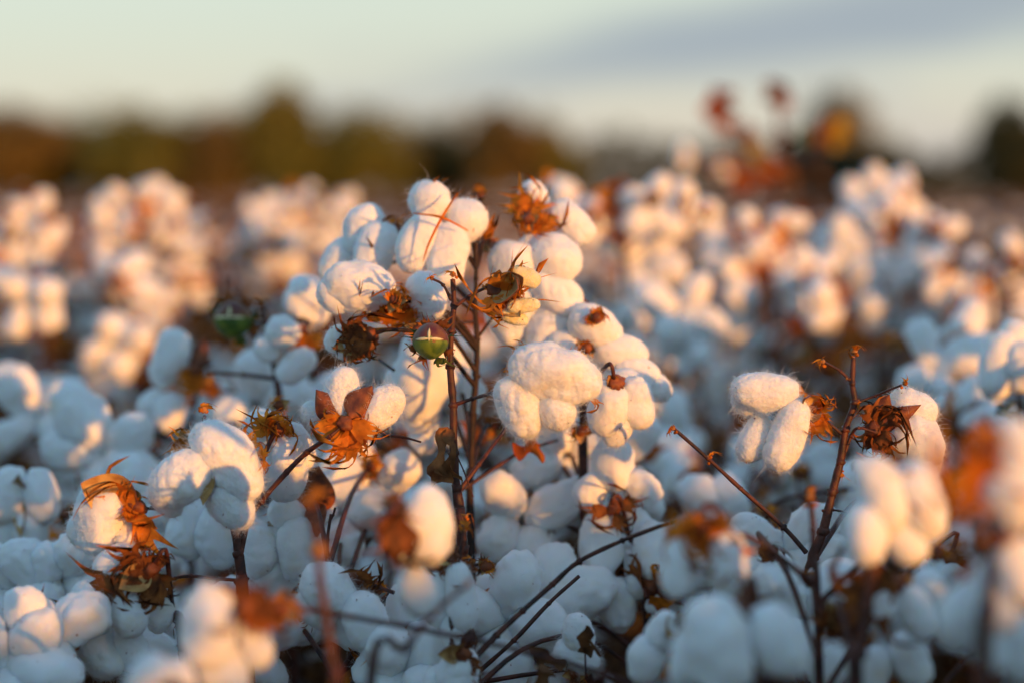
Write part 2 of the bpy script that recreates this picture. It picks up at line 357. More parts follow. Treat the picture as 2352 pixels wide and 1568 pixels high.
def rot_to(ax, spin):
    q = Vector((0, 0, 1)).rotation_difference(Vector(ax)); return q.to_matrix().to_4x4() @ Matrix.Rotation(spin, 4, 'Z')
def place_boll(parent, pos, ax, spin, var, detail, s=1.0):
    b, lms, lint, whole = VAR[var % len(VAR)]
    s *= .86; M = Matrix.Translation(Vector(pos)) @ rot_to(ax, spin) @ Matrix.Scale(s, 4)
    if detail == 0: return link('boll', whole, parent, M)
    o = link('boll', b, parent, M)
    if detail == 1: link('lint', lint, o)
    else:
        for m in lms: link('lock', m, o)
    return o

# ------------------------------------------------------------------ hero plants
GROUP = 'cotton plants of the field'
def stem_at(pts, z):
    """point on a bottom-to-top polyline at height z"""
    for a, b in zip(pts[:-1], pts[1:]):
        if min(a[2], b[2]) <= z <= max(a[2], b[2]) and abs(b[2] - a[2]) > 1e-6: return a + (b - a) * ((z - a[2]) / (b[2] - a[2]))
    return pts[-1] if z > pts[-1][2] else pts[0]

class Plant:
    def __init__(s, label, stem, d, base=None, r=0.0035, seed=1, bark=None):
        """stem: list of (px, py) or (px, py, d) from top to the lowest seen point; continued down to the soil"""
        s.seed = seed; s.d = d; s.bark = bark or M_STEM
        pts = [P(q[0], q[1], q[2] if len(q) > 2 else d) for q in stem]
        lo = pts[-1]; b = np.array([lo[0] + (base[0] if base else 0), lo[1] + (base[1] if base else 0.02), 0.0])
        pts += [lo * 0.55 + b * 0.45 + np.array([0.008, 0, 0]), b]
        s.base = b; s.pts = np.array(pts)[::-1]
        n = len(pts); rad = np.linspace(r * 1.35, r * 0.55, n)
        s.root = bpy.data.objects.new('cotton_plant', None); col.objects.link(s.root); s.root.location = b; s.root.empty_display_size = 0.05
        tag(s.root, label, 'cotton plant', GROUP)
        g = G(); tube(g, s.pts, rad, 0, 9, seed, knob=0.16, smooth=6)
        for k, q in enumerate(s.pts[1:-1]): knob(g, q, rad[k + 1] * 1.28, seed + k, 0)
        s.rad = rad
        link('stem', g.mesh('stem', [s.bark, M_TWIG], b), s.root)
    def obj(s, name, g, mats, parent=None):
        return link(name, g.mesh(name, mats, s.base), parent or s.root)
    def branch(s, pts, r=0.0022, name='branch', r1=None):
        g = G(); pts = np.array(pts); n = len(pts); r *= .72; rr = np.linspace(r, (r1 * .72 if r1 else r * 0.75), n); tube(g, pts, rr, 0, 8, s.seed + int(abs(pts[-1][0]) * 999), smooth=5, knob=0.16)
        for k in range(1, n - 1): knob(g, pts[k], rr[k] * 1.35, s.seed + k, 0)
        return s.obj(name, g, [s.bark, M_TWIG])
    def pbranch(s, px, d=None, r=0.0022, r1=None):
        d = d or s.d
        return s.branch([P(q[0], q[1], q[2] if len(q) > 2 else d) for q in px], r, r1=r1)
    def auto_branch(s, end, back, r=0.002):
        """bowed fruiting branch from the stem to a boll"""
        end = np.asarray(end, float); back = np.asarray(back, float)
        hd = np.hypot(end[0] - s.base[0], end[1] - s.base[1]); z = min(max(0.12, end[2] - 0.30 * hd - 0.01), s.pts[-1][2] - 0.02)
        st = stem_at(s.pts, z); e2 = end + back * min(0.02, hd * .3); mid = (st + e2) / 2 + np.array([0, 0, 0.015])
        g = G(); tube(g, [st, mid, e2, end], [r * 1.15, r, r * .85, r * .8], 0, 6, s.seed, smooth=4); s.obj('branch', g, [s.bark])
    def bud(s, px, py, d=None, size=0.009, dr=(0, 0, 1), seed=None):
        p = P(px, py, d or s.d); g = G(); bud(g, p, dr, size, (seed or int(px) + s.seed)); s.obj('dried_bud', g, [M_TWIG, M_BRACT])
    def leaf(s, a, b, d=None, m=None, W=.5, curl=.8, seed=3, n=(0, -1, .2), crumple=.22):
        d = d or s.d; g = G(); A = P(a[0], a[1], a[2] if len(a) > 2 else d); B_ = P(b[0], b[1], b[2] if len(b) > 2 else d)
        leaf(g, A, B_, n, seed, 0, W, curl, crumple); s.obj('dry_leaf' if m is None else 'leaf', g, [m or M_LEAF])
    def boll(s, d, bur, lobes, bracts=(), valves=(), q=5, fib=1500, ped=None, dark=False, lint_mat=None, auto=0, seed=None, rough=1.0, no_branch=False):
        """lobes: (x0,y0,x1,y1,r0,r1,dd); bracts: (tipx,tipy,dd,W,curl[,face]); valves alike; bur: (x,y,dd)"""
        sd = seed or int(bur[0] * 3 + bur[1]); K = d / PXR; rs = np.random.RandomState(sd)
        bp = P(bur[0], bur[1], d + bur[2]); cen = np.mean([P((l[0] + l[2]) / 2, (l[1] + l[3]) / 2, d + l[6]) for l in lobes], 0)
        ax = cen - bp; ax = ax / (np.linalg.norm(ax) + 1e-9)
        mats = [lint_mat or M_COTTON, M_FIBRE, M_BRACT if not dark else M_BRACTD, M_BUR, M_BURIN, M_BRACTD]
        gb = G(); knob(gb, bp, 0.0065, sd, 3, 3)
        for k, v in enumerate(valves):
            tip = P(v[0], v[1], d + v[2]); face = v[5] if len(v) > 5 else 1
            valve(gb, bp if len(v) < 8 else P(v[6], v[7], d + v[2]), tip, -FWD * face + 0.35 * UP * (rs.rand() - .5), W=v[3], curl=v[4], seed=sd + k, cup=.55)
        if auto:
            for k in range(4):
                v = rs.normal(0, 1, 3); v -= ax * v.dot(ax); v /= np.linalg.norm(v); valve(gb, bp, bp + v * .024 + ax * .014, ax, seed=sd + k)
        o = s.obj('boll', gb, mats)
        for k, l in enumerate(lobes):
            g = G(); dd = l[6]
            bend = np.array(l[7]) * K if len(l) > 7 else (0, 0, 0)
            lobe(g, P(l[0], l[1], d + dd), P(l[2], l[3], d + dd + (l[8] if len(l) > 8 else 0)), l[4] * K, l[5] * K, sd + 17 * k, q, fibres=int(1.35 * fib * max(0.4, min(2, (l[4] + l[5]) / 90))), bend=bend, rough=rough)
            s.obj('lock', g, mats, o)
        for k, v in enumerate(bracts):
            tip = P(v[0], v[1], d + v[2]); face = v[5] if len(v) > 5 else 1; st = bp if len(v) < 8 else P(v[6], v[7], d + v[2])
            tip = st + (tip - st) * 1.15; g = G(); bract(g, st, tip, -FWD * face + 0.5 * UP * (rs.rand() - .5) + 0.5 * RT * (rs.rand() - .5), W=v[3] * 1.1, curl=v[4] * .65, seed=sd + k * 3, m=2)
            s.obj('bract', g, mats, o)
        for k in range(auto):
            v = rs.normal(0, 1, 3); v -= ax * v.dot(ax); v /= np.linalg.norm(v)
            g = G(); bract(g, bp, bp + v * rs.uniform(.024, .034) + ax * rs.uniform(-.014, .014), ax, W=.85, curl=rs.uniform(-.5, 1), seed=sd + k * 3, m=2 if not dark else 5); s.obj('bract', g, mats, o)
        if not no_branch:
            if ped is not None: s.branch([P(*q) for q in ped] + [bp], 0.0021)
            else: s.auto_branch(bp, -ax)
        return o
    def vboll(s, px, py, d, size=1.0, ax=None, detail=2, seed=0, c=None):
        """a boll from the shared kinds centred near the given point; ax in camera axes (right, up, towards camera)"""
        rs = np.random.RandomState(int(px * 7 + py) + seed)
        a = np.array(ax if ax is not None else (rs.normal(0, .6), rs.uniform(-.5, .5), rs.uniform(-1., 1)), float); a /= np.linalg.norm(a)
        w = RT * a[0] + UP * a[1] - FWD * a[2]; c = P(px, py, d); bp = c - w * 0.018 * size
        place_boll(s.root, bp - s.base, w, rs.uniform(0, 6.28), int(rs.randint(99)), detail, size); s.auto_branch(bp, -w)


    def husk(s, px, py, d, r=42, dark=True, ax=(0, 0, 1), n=5):
        """an empty dried bur with its bracts"""
        K = d / PXR; sd = int(px + py * 3); rs = np.random.RandomState(sd); c = P(px, py, d); a = RT * ax[0] + UP * ax[1] - FWD * ax[2]; a = a / np.linalg.norm(a); g = G(); knob(g, c, .005, sd, 0)
        for k in range(4):
            v = rs.normal(0, 1, 3); v -= a * v.dot(a) * .7; v /= np.linalg.norm(v); valve(g, c, c + v * r * K * rs.uniform(.6, .9), a + rs.normal(0, .3, 3), seed=sd + k, W=.5, mo=0, mi=1, curl=rs.uniform(0, 1))
        o = s.obj('bur', g, [M_BUR, M_BURIN])
        for k in range(n):
            v = rs.normal(0, 1, 3); v -= a * v.dot(a) * .6; v /= np.linalg.norm(v); g = G()
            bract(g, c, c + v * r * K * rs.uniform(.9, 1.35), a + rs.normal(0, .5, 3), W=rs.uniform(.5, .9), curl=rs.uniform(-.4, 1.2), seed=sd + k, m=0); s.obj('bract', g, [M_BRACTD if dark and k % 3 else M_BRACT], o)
        s.auto_branch(c, -a)

# ---- central plant: tip twigs, green splitting boll, half open boll, big white boll
p = Plant('tall central cotton plant in sharp focus, green splitting boll on its red stem', [(1040, 642), (1043, 700), (1037, 760), (1034, 840), (1041, 930), (1042, 1040), (1049, 1120), (1057, 1185), (1062, 1260)], 1.5, base=(0.03, 0.03), r=0.0034, seed=3)
p.bud(1040, 630, size=0.0085, dr=(0, 0, 1)); p.bud(992, 640, size=0.006, dr=(-1, 0, .5))
p.pbranch([(1036, 690), (1018, 655), (994, 641)], r=.0017)
p.pbranch([(1038, 712), (1075, 682), (1118, 660)], r=.0020); p.bud(1112, 662, size=0.006, dr=(1, 0, .6))
p.pbranch([(1118, 660), (1130, 664, 1.505), (1150, 672, 1.51)], r=.0022)
p.pbranch([(1041, 930), (1085, 915), (1130, 902, 1.52), (1200, 880, 1.53)], r=.0021)
p.pbranch([(1052, 1130, 1.51), (1100, 1065, 1.52), (1160, 985, 1.55), (1225, 900, 1.56)], r=.0024)
p.pbranch([(1046, 1040), (1065, 1080), (1087, 1140)], r=.0009, r1=.0006)
p.leaf((1028, 980, 1.495), (978, 1112, 1.485), W=.27, seed=6, curl=.35, crumple=.26, n=(.5, -1, .1), m=M_LEAFB); p.leaf((1036, 985, 1.49), (1040, 1105, 1.485), W=.22, seed=19, curl=.4, crumple=.3, n=(-.4, -1, .1), m=M_LEAFB)
p.pbranch([(1022, 990, 1.495), (1036, 1000, 1.5)], r=.0012)
# big white boll
p.boll(1.47, (1232, 880, .035), [(1232, 850, 1322, 872, 62, 64, -.003, (0, 0, 0)), (1192, 918, 1198, 940, 60, 58, .004), (1205, 950, 1215, 982, 38, 26, .006), (1278, 936, 1284, 942, 43, 44, .000)],
       bracts=[(1180, 778, .012, .5, 1.0, 1, 1205, 850), (1145, 832, .012, .5, 1.2, 1, 1195, 870), (1205, 770, .02, .5, 1.0, 1, 1220, 840), (1322, 788, .03, .4, .8, 1, 1300, 840), (1384, 850, .02, .5, .8, 1, 1345, 860), (1392, 935, .02, .3, 1.2, 1, 1350, 910)], valves=[(1180, 800, .018, .5, .5, 1, 1200, 865), (1372, 850, .024, .4, .5, 1, 1330, 860)], ped=[(1130, 902, 1.5)], fib=2600, q=6)
# half open boll (yellowish lint)
p.boll(1.49, (1140, 665, 0.012), [(1195, 632, 1222, 640, 24, 22, .002), (1185, 705, 1225, 700, 22, 14, -.004), (1170, 725, 1200, 735, 20, 14, .002)], lint_mat=M_LINTY, fib=500, rough=1.2,
       bracts=[(1150, 600, -.006, .5, .9), (1218, 655, -.016, .45, 1.0, -1), (1232, 668, -.014, .3, 1.0), (1140, 738, -.01, .7, .5), (1165, 770, -.004, .45, .8), (1180, 640, -.018, .5, 1.2, -1), (1205, 625, -.012, .4, .8, -1)],
       valves=[(1232, 612, .002, .38, 1.2), (1236, 690, -.016, .42, .9), (1210, 742, .0, .5, .7), (1150, 610, .008, .5, .8)], ped=[(1118, 660, 1.5)])
# green boll with cream cross seams
def green_boll(pl, px, py, d, r, seed=2, full=True):
    K = d / PXR; c = P(px, py, d); g = G(); v, f = ico(5); nn = v.copy()
    ax = -FWD * .97 + UP * .12 + RT * (-.04); ax /= np.linalg.norm(ax)     # tip turned to the camera
    F = frame(ax, UP); L = v @ F.T if False else v @ np.linalg.inv(F)        # local coords of world dir
    rr = r * K * (1 + .03 * np.cos(4 * np.arctan2(L[:, 0], L[:, 2])) * (1 - L[:, 1] ** 2)) * (1 + .10 * np.clip(L[:, 1], 0, 1) ** 4)
    V = c + v * rr[:, None]
    cen = V[f].mean(1) - c; up = cen @ UP + .004 * vnoise(cen * 300, 3)
    g.add(V, f[up < .10 * r * K], 0); g.add(V, f[up >= .10 * r * K], 1)
    ob = pl.obj('green_boll', g, [M_GREEN, M_PURPLE])
    base = c - ax * r * K * .8
    gs = G()
    for a, ln, w in ((0, .85, .085), (math.pi, .85, .10), (math.pi / 2, .6, .10), (-math.pi / 2, .12, .06)):
        t = np.linspace(0, ln, 12); dirx = RT * math.cos(a) + UP * math.sin(a); dirx = dirx - ax * dirx.dot(ax); dirx /= np.linalg.norm(dirx); sx = np.cross(ax, dirx); o = []
        for q in t:
            n = ax * math.cos(q) + dirx * math.sin(q); ww = r * K * w * math.sin(math.pi * (0.12 + .88 * q / ln)) * .75 + 1e-5
            for k in (-1, -.5, 0, .5, 1): o.append(c + n * r * K * (1.035 + .03 * (1 - k * k)) * (1 + .10 * max(0, math.cos(q)) ** 4) + sx * ww * k)
        i, j = np.meshgrid(np.arange(11), np.arange(4), indexing='ij'); aa = (i * 5 + j).ravel(); gs.add(np.array(o), np.stack([aa, aa + 5, aa + 6, aa + 1], 1), 0)
    link('seam', gs.mesh('seam', [M_CREAM], pl.base), ob)
    rs = np.random.RandomState(seed)
    for k in range(8):
        a = k / 8 * 6.283 + .3; dirx = RT * math.cos(a) + UP * math.sin(a); g = G()
        tip = c + dirx * r * K * rs.uniform(1.35, 1.85) + FWD * r * K * rs.uniform(-.5, .1)
        bract(g, base + dirx * r * K * .75, tip, -ax + rs.normal(0, .3, 3), W=.75, curl=rs.uniform(.5, 1.6), seed=seed + k, m=0, teeth=4, cut=.5)
        link('bract', g.mesh('bract', [M_BRACTD if k % 3 else M_LEAFG], pl.base), ob)
    return base
b = green_boll(p, 989, 783, 1.475, 41); p.branch([P(1034, 770, 1.5), b], r=.002)

# ---- left plant with the bur seen from behind
p = Plant('sharp cotton plant left of centre, forked red twig ending in a bur seen from behind', [(541, 1222), (548, 1270), (556, 1335), (560, 1420)], 1.49, base=(0.01, 0.05), r=0.0050, seed=11)
p.pbranch([(541, 1225), (600, 1150), (660, 1082), (705, 1038), (760, 1000, 1.475)], r=.0030, r1=.0024)
p.pbranch([(545, 1235), (540, 1225)], r=.0042)
p.boll(1.5, (792, 972, -.020), [(788, 890, 786, 925, 44, 44, .000), (862, 948, 886, 925, 44, 42, -.004), (728, 952, 720, 945, 30, 26, .012), (845, 975, 850, 960, 30, 30, .008), (790, 960, 785, 950, 30, 30, .012)],
       bracts=[(700, 1002, -.024, .75, -.3), (735, 950, -.020, .6, .4), (796, 1108, -.022, .42, .3), (770, 1075, -.018, .3, .5), (862, 1050, -.024, .7, -.3), (893, 1010, -.018, .45, .5), (858, 968, -.02, .45, .3)],
       valves=[(855, 884, -.018, .62, .3, -1, 806, 958), (724, 893, -.012, .55, .3, -1, 772, 962), (735, 1010, .0, .4, .3, -1), (850, 1020, .0, .4, .3, -1)], ped=[(760, 1000, 1.475)], fib=2600, q=6)
p.pbranch([(880, 1000, 1.51), (925, 1003, 1.51), (966, 1014, 1.50)], r=.0016)
p.pbranch([(556, 1332), (500, 1328), (440, 1322), (400, 1326)], r=.0022)
p.pbranch([(470, 955, 1.5), (468, 1000, 1.51), (480, 1080, 1.53)], r=.0020)
p.bud(468, 940, 1.5, size=.012)
# big left boll
p.boll(1.46, (478, 1085, .03), [(495, 1025, 545, 1095, 64, 60, -.002, (8, -8, 0)), (445, 1080, 402, 1112, 52, 58, -.012), (372, 1145, 392, 1160, 30, 28, .006), (520, 1130, 540, 1175, 50, 42, -.002), (500, 1110, 505, 1150, 30, 34, .0)],
       bracts=[(408, 962, .014, .6, 1.0, 1, 440, 1035), (372, 1030, .010, .5, .6, 1, 440, 1020), (590, 960, .006, .6, .8, 1, 560, 1050), (632, 1035, .002, .6, .9, 1, 585, 1040), (630, 1085, .006, .5, 1.1, 1, 590, 1060)], valves=[(415, 985, .016, .45, .5, 1, 440, 1050), (468, 1160, -.016, .35, .3, 1, 478, 1075)], fib=2600, q=6)
p.boll(1.53, (640, 985, .0), [(605, 985, 630, 1010, 50, 54, .016), (655, 1050, 650, 1105, 56, 52, .002), (680, 1000, 690, 1050, 34, 38, .012)],
       bracts=[(545, 950, -.008, .6, 1.0), (585, 968, -.02, .6, .8), (655, 1005, -.022, .5, 1.2), (668, 960, -.008, .6, .8), (700, 990, -.01, .6, .7), (600, 940, -.010, .6, 1.2), (640, 930, .0, .7, .8)], valves=[(580, 958, .0, .4, .4)], q=5)
# boll at the far left with its curled amber bract
p.boll(1.47, (316, 1165, -.008), [(238, 1170, 228, 1215, 66, 60, .004), (192, 1215, 196, 1225, 36, 34, .018), (292, 1235, 300, 1245, 40, 38, .006)],
       bracts=[(192, 1092, .0, .6, 1.2), (250, 1095, .0, .8, 1.2), (290, 1128, -.010, .8, .8), (262, 1200, -.022, .5, .8), (285, 1190, -.022, .5, .6), (350, 1270, -.01, .5, .4), (368, 1300, .0, .35, .6), (330, 1225, -.012, .5, .8)], valves=[(195, 1095, .006, .5, 1.3), (300, 1120, .0, .6, .8)], q=5, fib=2200, ped=[(345, 1165, 1.49), (400, 1170, 1.50)])

p.husk(560, 1000, 1.6, 36, True)
p.husk(640, 930, 1.62, 34, False)
p.husk(600, 1340, 1.6, 36, True)
# ---- shaded boll cluster at lower left
p = Plant('low shaded plant at lower left, bluish lobes under a dark shaggy bract cap', [(362, 1330), (400, 1420), (420, 1500)], 1.46, base=(0.02, 0.06), seed=17)
p.boll(1.45, (345, 1310, -.006), [(262, 1300, 285, 1290, 48, 40, .008), (212, 1375, 205, 1430, 48, 52, .006), (296, 1398, 297, 1422, 45, 46, -.008), (215, 1480, 240, 1515, 48, 50, .006), (290, 1470, 300, 1500, 40, 44, .012), (372, 1395, 365, 1420, 30, 32, .010)],
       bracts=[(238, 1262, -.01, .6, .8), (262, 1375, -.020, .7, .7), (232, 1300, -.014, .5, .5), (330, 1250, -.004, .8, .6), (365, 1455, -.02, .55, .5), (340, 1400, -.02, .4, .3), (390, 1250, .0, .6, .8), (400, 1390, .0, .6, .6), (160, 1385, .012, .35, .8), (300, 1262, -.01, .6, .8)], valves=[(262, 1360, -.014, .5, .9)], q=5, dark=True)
p.vboll(440, 1540, 1.5, 1.1, (0, .2, 1)); p.vboll(560, 1470, 1.56, 1.1, (.2, .1, 1))

p.husk(120, 1340, 1.62, 52, True)
p.husk(60, 1400, 1.66, 40, True)
p.husk(430, 1440, 1.52, 40, True)
p.husk(200, 1460, 1.5, 30, True)
p.husk(150, 1180, 1.75, 44, True)
# ---- right plant
p = Plant('sharp right-hand plant, tall red stem between a white boll and a brown-capped boll', [(1960, 822), (1958, 880), (1962, 925), (1942, 985), (1930, 1060), (1912, 1130), (1890, 1220), (1868, 1275), (1848, 1365), (1840, 1420)], 1.5, base=(0.0, 0.04), r=0.0036, seed=23)
p.bud(1962, 806, size=.011, seed=4); p.bud(1890, 830, size=.008, dr=(-1, 0, .5)); p.bud(2078, 880, size=.008, dr=(1, 0, .4)); p.bud(1546, 982, size=.008, dr=(-1, 0, .4)); p.bud(1626, 1050, size=.008); p.bud(1930, 1082, size=.006, dr=(0, -1, 0)); p.bud(1968, 925, size=.006, dr=(0, -1, .3)); p.bud(1945, 868, size=.005, dr=(-1, 0, .3))
p.pbranch([(1956, 878), (1930, 852), (1895, 832)], r=.0016)
p.pbranch([(1962, 926), (2010, 908), (2070, 884, 1.48)], r=.0017)
p.pbranch([(1932, 995), (1895, 965), (1862, 948, 1.52)], r=.0019)
p.pbranch([(1932, 1065), (1955, 1000), (1972, 982, 1.49), (2010, 992, 1.49)], r=.0019)
p.pbranch([(1852, 1268), (1800, 1210), (1700, 1120), (1626, 1052), (1550, 985)], r=.0027, r1=.0018)
p.pbranch([(1888, 1172), (1912, 1170), (1950, 1176, 1.52)], r=.0015)
p.boll(1.49, (1868, 935, .012), [(1722, 898, 1790, 900, 44, 46, -.004, (0, 0, 0)), (1745, 985, 1728, 1022, 36, 40, .006), (1822, 962, 1795, 1034, 42, 47, -.006), (1815, 928, 1830, 935, 28, 25, .006), (1704, 920, 1712, 930, 28, 26, .010)],
       bracts=[(1905, 922, -.004, .75, .6), (1935, 935, -.002, .35, 1.2), (1925, 905, -.004, .4, .8), (1895, 1020, .0, .7, .4), (1882, 1052, -.006, .35, 1.4), (1908, 1005, .004, .5, .8), (1762, 842, .012, .3, .6)], valves=[(1822, 895, -.012, .4, .7), (1862, 985, -.012, .3, .4)], fib=2600, q=6, ped=[(1862, 948, 1.52)])
p.boll(1.51, (2008, 985, -.008), [(2080, 930, 2112, 945, 46, 46, .008), (2085, 1005, 2110, 1020, 60, 60, .004), (2125, 1055, 2135, 1065, 36, 30, .004), (2050, 960, 2060, 975, 40, 40, .016)],
       bracts=[(1985, 905, -.006, .5, .5), (2030, 893, -.014, .9, .3), (1972, 960, -.006, .5, .6), (2000, 1060, -.010, .7, .4), (2050, 1075, -.012, .7, .4), (2075, 1030, -.018, .5, .6), (2092, 930, -.016, .4, .8), (2058, 915, -.02, .6, .3), (1978, 1040, .0, .5, .8)],
       valves=[(2120, 932, -.018, .28, .5, -1), (2045, 905, -.012, .5, .3, -1), (2045, 1050, -.010, .5, .3, -1)], fib=2200, dark=True, ped=[(2010, 992, 1.49)])

p.husk(1840, 1090, 1.9, 40, True)
p.husk(1760, 1180, 1.75, 44, False)
p.husk(1900, 1330, 1.55, 36, True)
p.husk(2050, 1120, 1.6, 30, False)
# ---- plant behind the centre with many bolls
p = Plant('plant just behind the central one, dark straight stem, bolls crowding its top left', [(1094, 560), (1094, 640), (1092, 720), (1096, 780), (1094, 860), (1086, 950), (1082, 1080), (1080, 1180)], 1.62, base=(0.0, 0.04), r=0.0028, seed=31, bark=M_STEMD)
p.boll(1.62, (1062, 500, .02), [(985, 462, 990, 465, 47.5, 42.9, .0), (1068, 500, 1075, 505, 47.5, 47.5, .004), (970, 540, 955, 585, 49.7, 45.2, -.004), (1035, 560, 1025, 615, 47.5, 45.2, -.006)],
       bracts=[(1062, 430, .0, .5, .5), (920, 445, .02, .4, .8), (1125, 560, .0, .7, .5), (1105, 575, .0, .8, .5), (1120, 500, .01, .6, .5), (1110, 540, .0, .5, .8)], valves=[(1065, 430, -.024, .16, .0), (940, 480, -.012, .14, .0)], q=5, fib=900)
g = G(); tube(g, [P(1050, 445, 1.59), P(1015, 500, 1.58), P(985, 560, 1.584), P(972, 600, 1.59)], [.0007, .0012, .0010, .0004], 0); p.obj('seam_strip', g, [M_BRACT])
g = G(); tube(g, [P(950, 490, 1.59), P(1015, 500, 1.578), P(1075, 530, 1.592)], [.0004, .0012, .0005], 0); p.obj('seam_strip', g, [M_BRACT])
p.boll(1.66, (905, 530, .0), [(845, 515, 825, 545, 45.2, 47.5, .004), (872, 555, 850, 605, 47.5, 45.2, -.012), (790, 580, 765, 615, 40.7, 36.2, .010)], bracts=[(915, 478, -.004, .6, .5), (935, 590, .0, .6, .5), (905, 620, .0, .6, .5)], q=5, fib=700)
p.boll(1.58, (915, 700, .010), [(800, 655, 850, 662, 61.0, 61.0, .0), (975, 665, 985, 690, 40.7, 47.5, .006), (770, 672, 780, 676, 42.9, 42.9, .004)],
       bracts=[(870, 672, -.014, .6, .9), (955, 640, -.01, .35, .9), (800, 725, -.006, .7, .6), (835, 745, -.004, .8, .4), (985, 735, -.008, .8, .6), (950, 770, .0, .7, .5), (1000, 725, .0, .5, .6), (880, 730, -.016, .8, .3)], q=5, fib=1100, auto=1)
p.boll(1.56, (850, 770, .0), [(778, 775, 772, 782, 29.4, 27.1, .004), (800, 790, 795, 795, 31.6, 31.6, .006)], bracts=[(765, 735, -.004, .6, .6), (752, 800, -.004, .6, .6), (775, 832, -.006, .7, .5), (815, 845, -.006, .8, .3), (850, 825, -.004, .7, .3), (755, 762, -.01, .5, .6), (800, 742, -.008, .7, .4)], valves=[(760, 800, .0, .5, .5), (800, 835, .004, .5, .5)], dark=True, q=5, fib=700)
p.pbranch([(850, 770, 1.56), (940, 745, 1.58), (1092, 740, 1.62)], r=.002); p.pbranch([(1096, 780), (1120, 745), (1180, 660)], r=.0018); p.pbranch([(1094, 720), (1050, 690), (990, 650)], r=.0018); p.pbranch([(905, 850, 1.62), (870, 825, 1.6)], r=.0018)
p.boll(1.70, (1030, 880, .05), [(990, 830, 960, 890, 79.1, 81.4, .0), (1055, 870, 1060, 920, 52.0, 49.7, .01), (960, 930, 975, 975, 58.8, 38.4, .01)], q=4, fib=0, auto=1)
p.vboll(1010, 945, 1.72, .8, (.1, -.2, 1))

p.husk(905, 690, 1.55, 44, False)
p.husk(960, 760, 1.57, 40, False)
p.husk(1130, 560, 1.66, 34, False)
p.husk(1100, 450, 1.7, 30, False)
p.husk(880, 600, 1.68, 30, True)
p.husk(1140, 980, 1.7, 46, True)
# ---- lit column of bolls right of the centre
p = Plant('sunlit plant behind the centre, bolls stepping down rightwards below an orange bract star', [(1212, 500), (1240, 620), (1290, 760), (1330, 860), (1340, 980), (1340, 1100)], 1.66, base=(0.0, 0.04), r=0.0036, seed=37)
p.boll(1.66, (1222, 495, -.006), [(1300, 500, 1330, 530, 40.7, 42.9, .006), (1225, 450, 1228, 460, 36.2, 36.2, .02), (1295, 480, 1290, 490, 24.9, 27.1, .01)],
       bracts=[(1190, 418, -.004, .5, .3), (1140, 438, .004, .5, .5), (1175, 470, -.012, .7, .3), (1160, 510, -.01, .6, .4), (1190, 545, -.010, .7, .3), (1250, 540, -.012, .7, .3), (1300, 560, -.01, .6, .4), (1268, 438, .004, .35, .5), (1230, 470, -.012, .6, .3)], q=5, fib=600)
p.boll(1.64, (1235, 640, .03), [(1178, 598, 1190, 610, 52.0, 52.0, .0), (1270, 585, 1290, 600, 49.7, 47.5, -.006), (1225, 575, 1230, 580, 38.4, 38.4, .01), (1200, 640, 1190, 650, 54.2, 49.7, .01)], bracts=[], q=5, fib=600)
p.boll(1.64, (1330, 705, .02), [(1262, 655, 1290, 685, 49.7, 49.7, -.004), (1270, 735, 1250, 775, 52.0, 49.7, .004), (1200, 700, 1185, 720, 52.0, 52.0, .01), (1160, 740, 1170, 750, 45.2, 45.2, .015)], bracts=[], q=5, fib=600)
p.boll(1.62, (1345, 790, .02), [(1350, 740, 1385, 760, 45.2, 45.2, .0), (1300, 800, 1310, 815, 47.5, 45.2, .01), (1390, 800, 1440, 815, 42.9, 47.5, .004)], bracts=[(1335, 800, -.01, .8, .5), (1350, 770, -.014, .7, .6), (1320, 770, -.008, .5, .3)], q=5, fib=600)
p.boll(1.62, (1440, 870, .02), [(1440, 850, 1470, 870, 40.7, 47.5, .0), (1500, 885, 1515, 895, 36.2, 31.6, .0), (1400, 850, 1410, 860, 33.9, 33.9, .01)], q=5, fib=600, auto=1)
p.boll(1.55, (1412, 880, -.004), [(1398, 925, 1390, 955, 52.0, 47.5, .004), (1460, 905, 1465, 940, 47.5, 40.7, .008), (1415, 975, 1412, 1000, 42.9, 31.6, .010), (1420, 890, 1440, 880, 36.2, 33.9, .02)], valves=[(1392, 855, -.010, .6, .6), (1440, 865, -.004, .6, .8, -1)], bracts=[(1380, 870, .0, .4, 1.0)], q=5, fib=1500)
# shaded bolls below
p.vboll(1300, 1050, 1.72, 1.1, (.1, 0, 1)); p.vboll(1400, 1060, 1.75, 1.2, (0, .3, 1)); p.pbranch([(1052, 1130, 1.6), (1150, 1065, 1.62), (1200, 1035, 1.62), (1280, 1010, 1.66)], r=.0022); p.leaf((1180, 1040, 1.61), (1265, 1010, 1.61), W=.4, m=M_LEAFO, seed=8)

p.husk(1215, 505, 1.63, 52, False)
p.husk(1370, 730, 1.6, 34, False)
p.husk(1350, 800, 1.6, 34, False)
p.husk(1335, 990, 1.62, 42, True)
p.husk(1250, 1060, 1.75, 36, False)
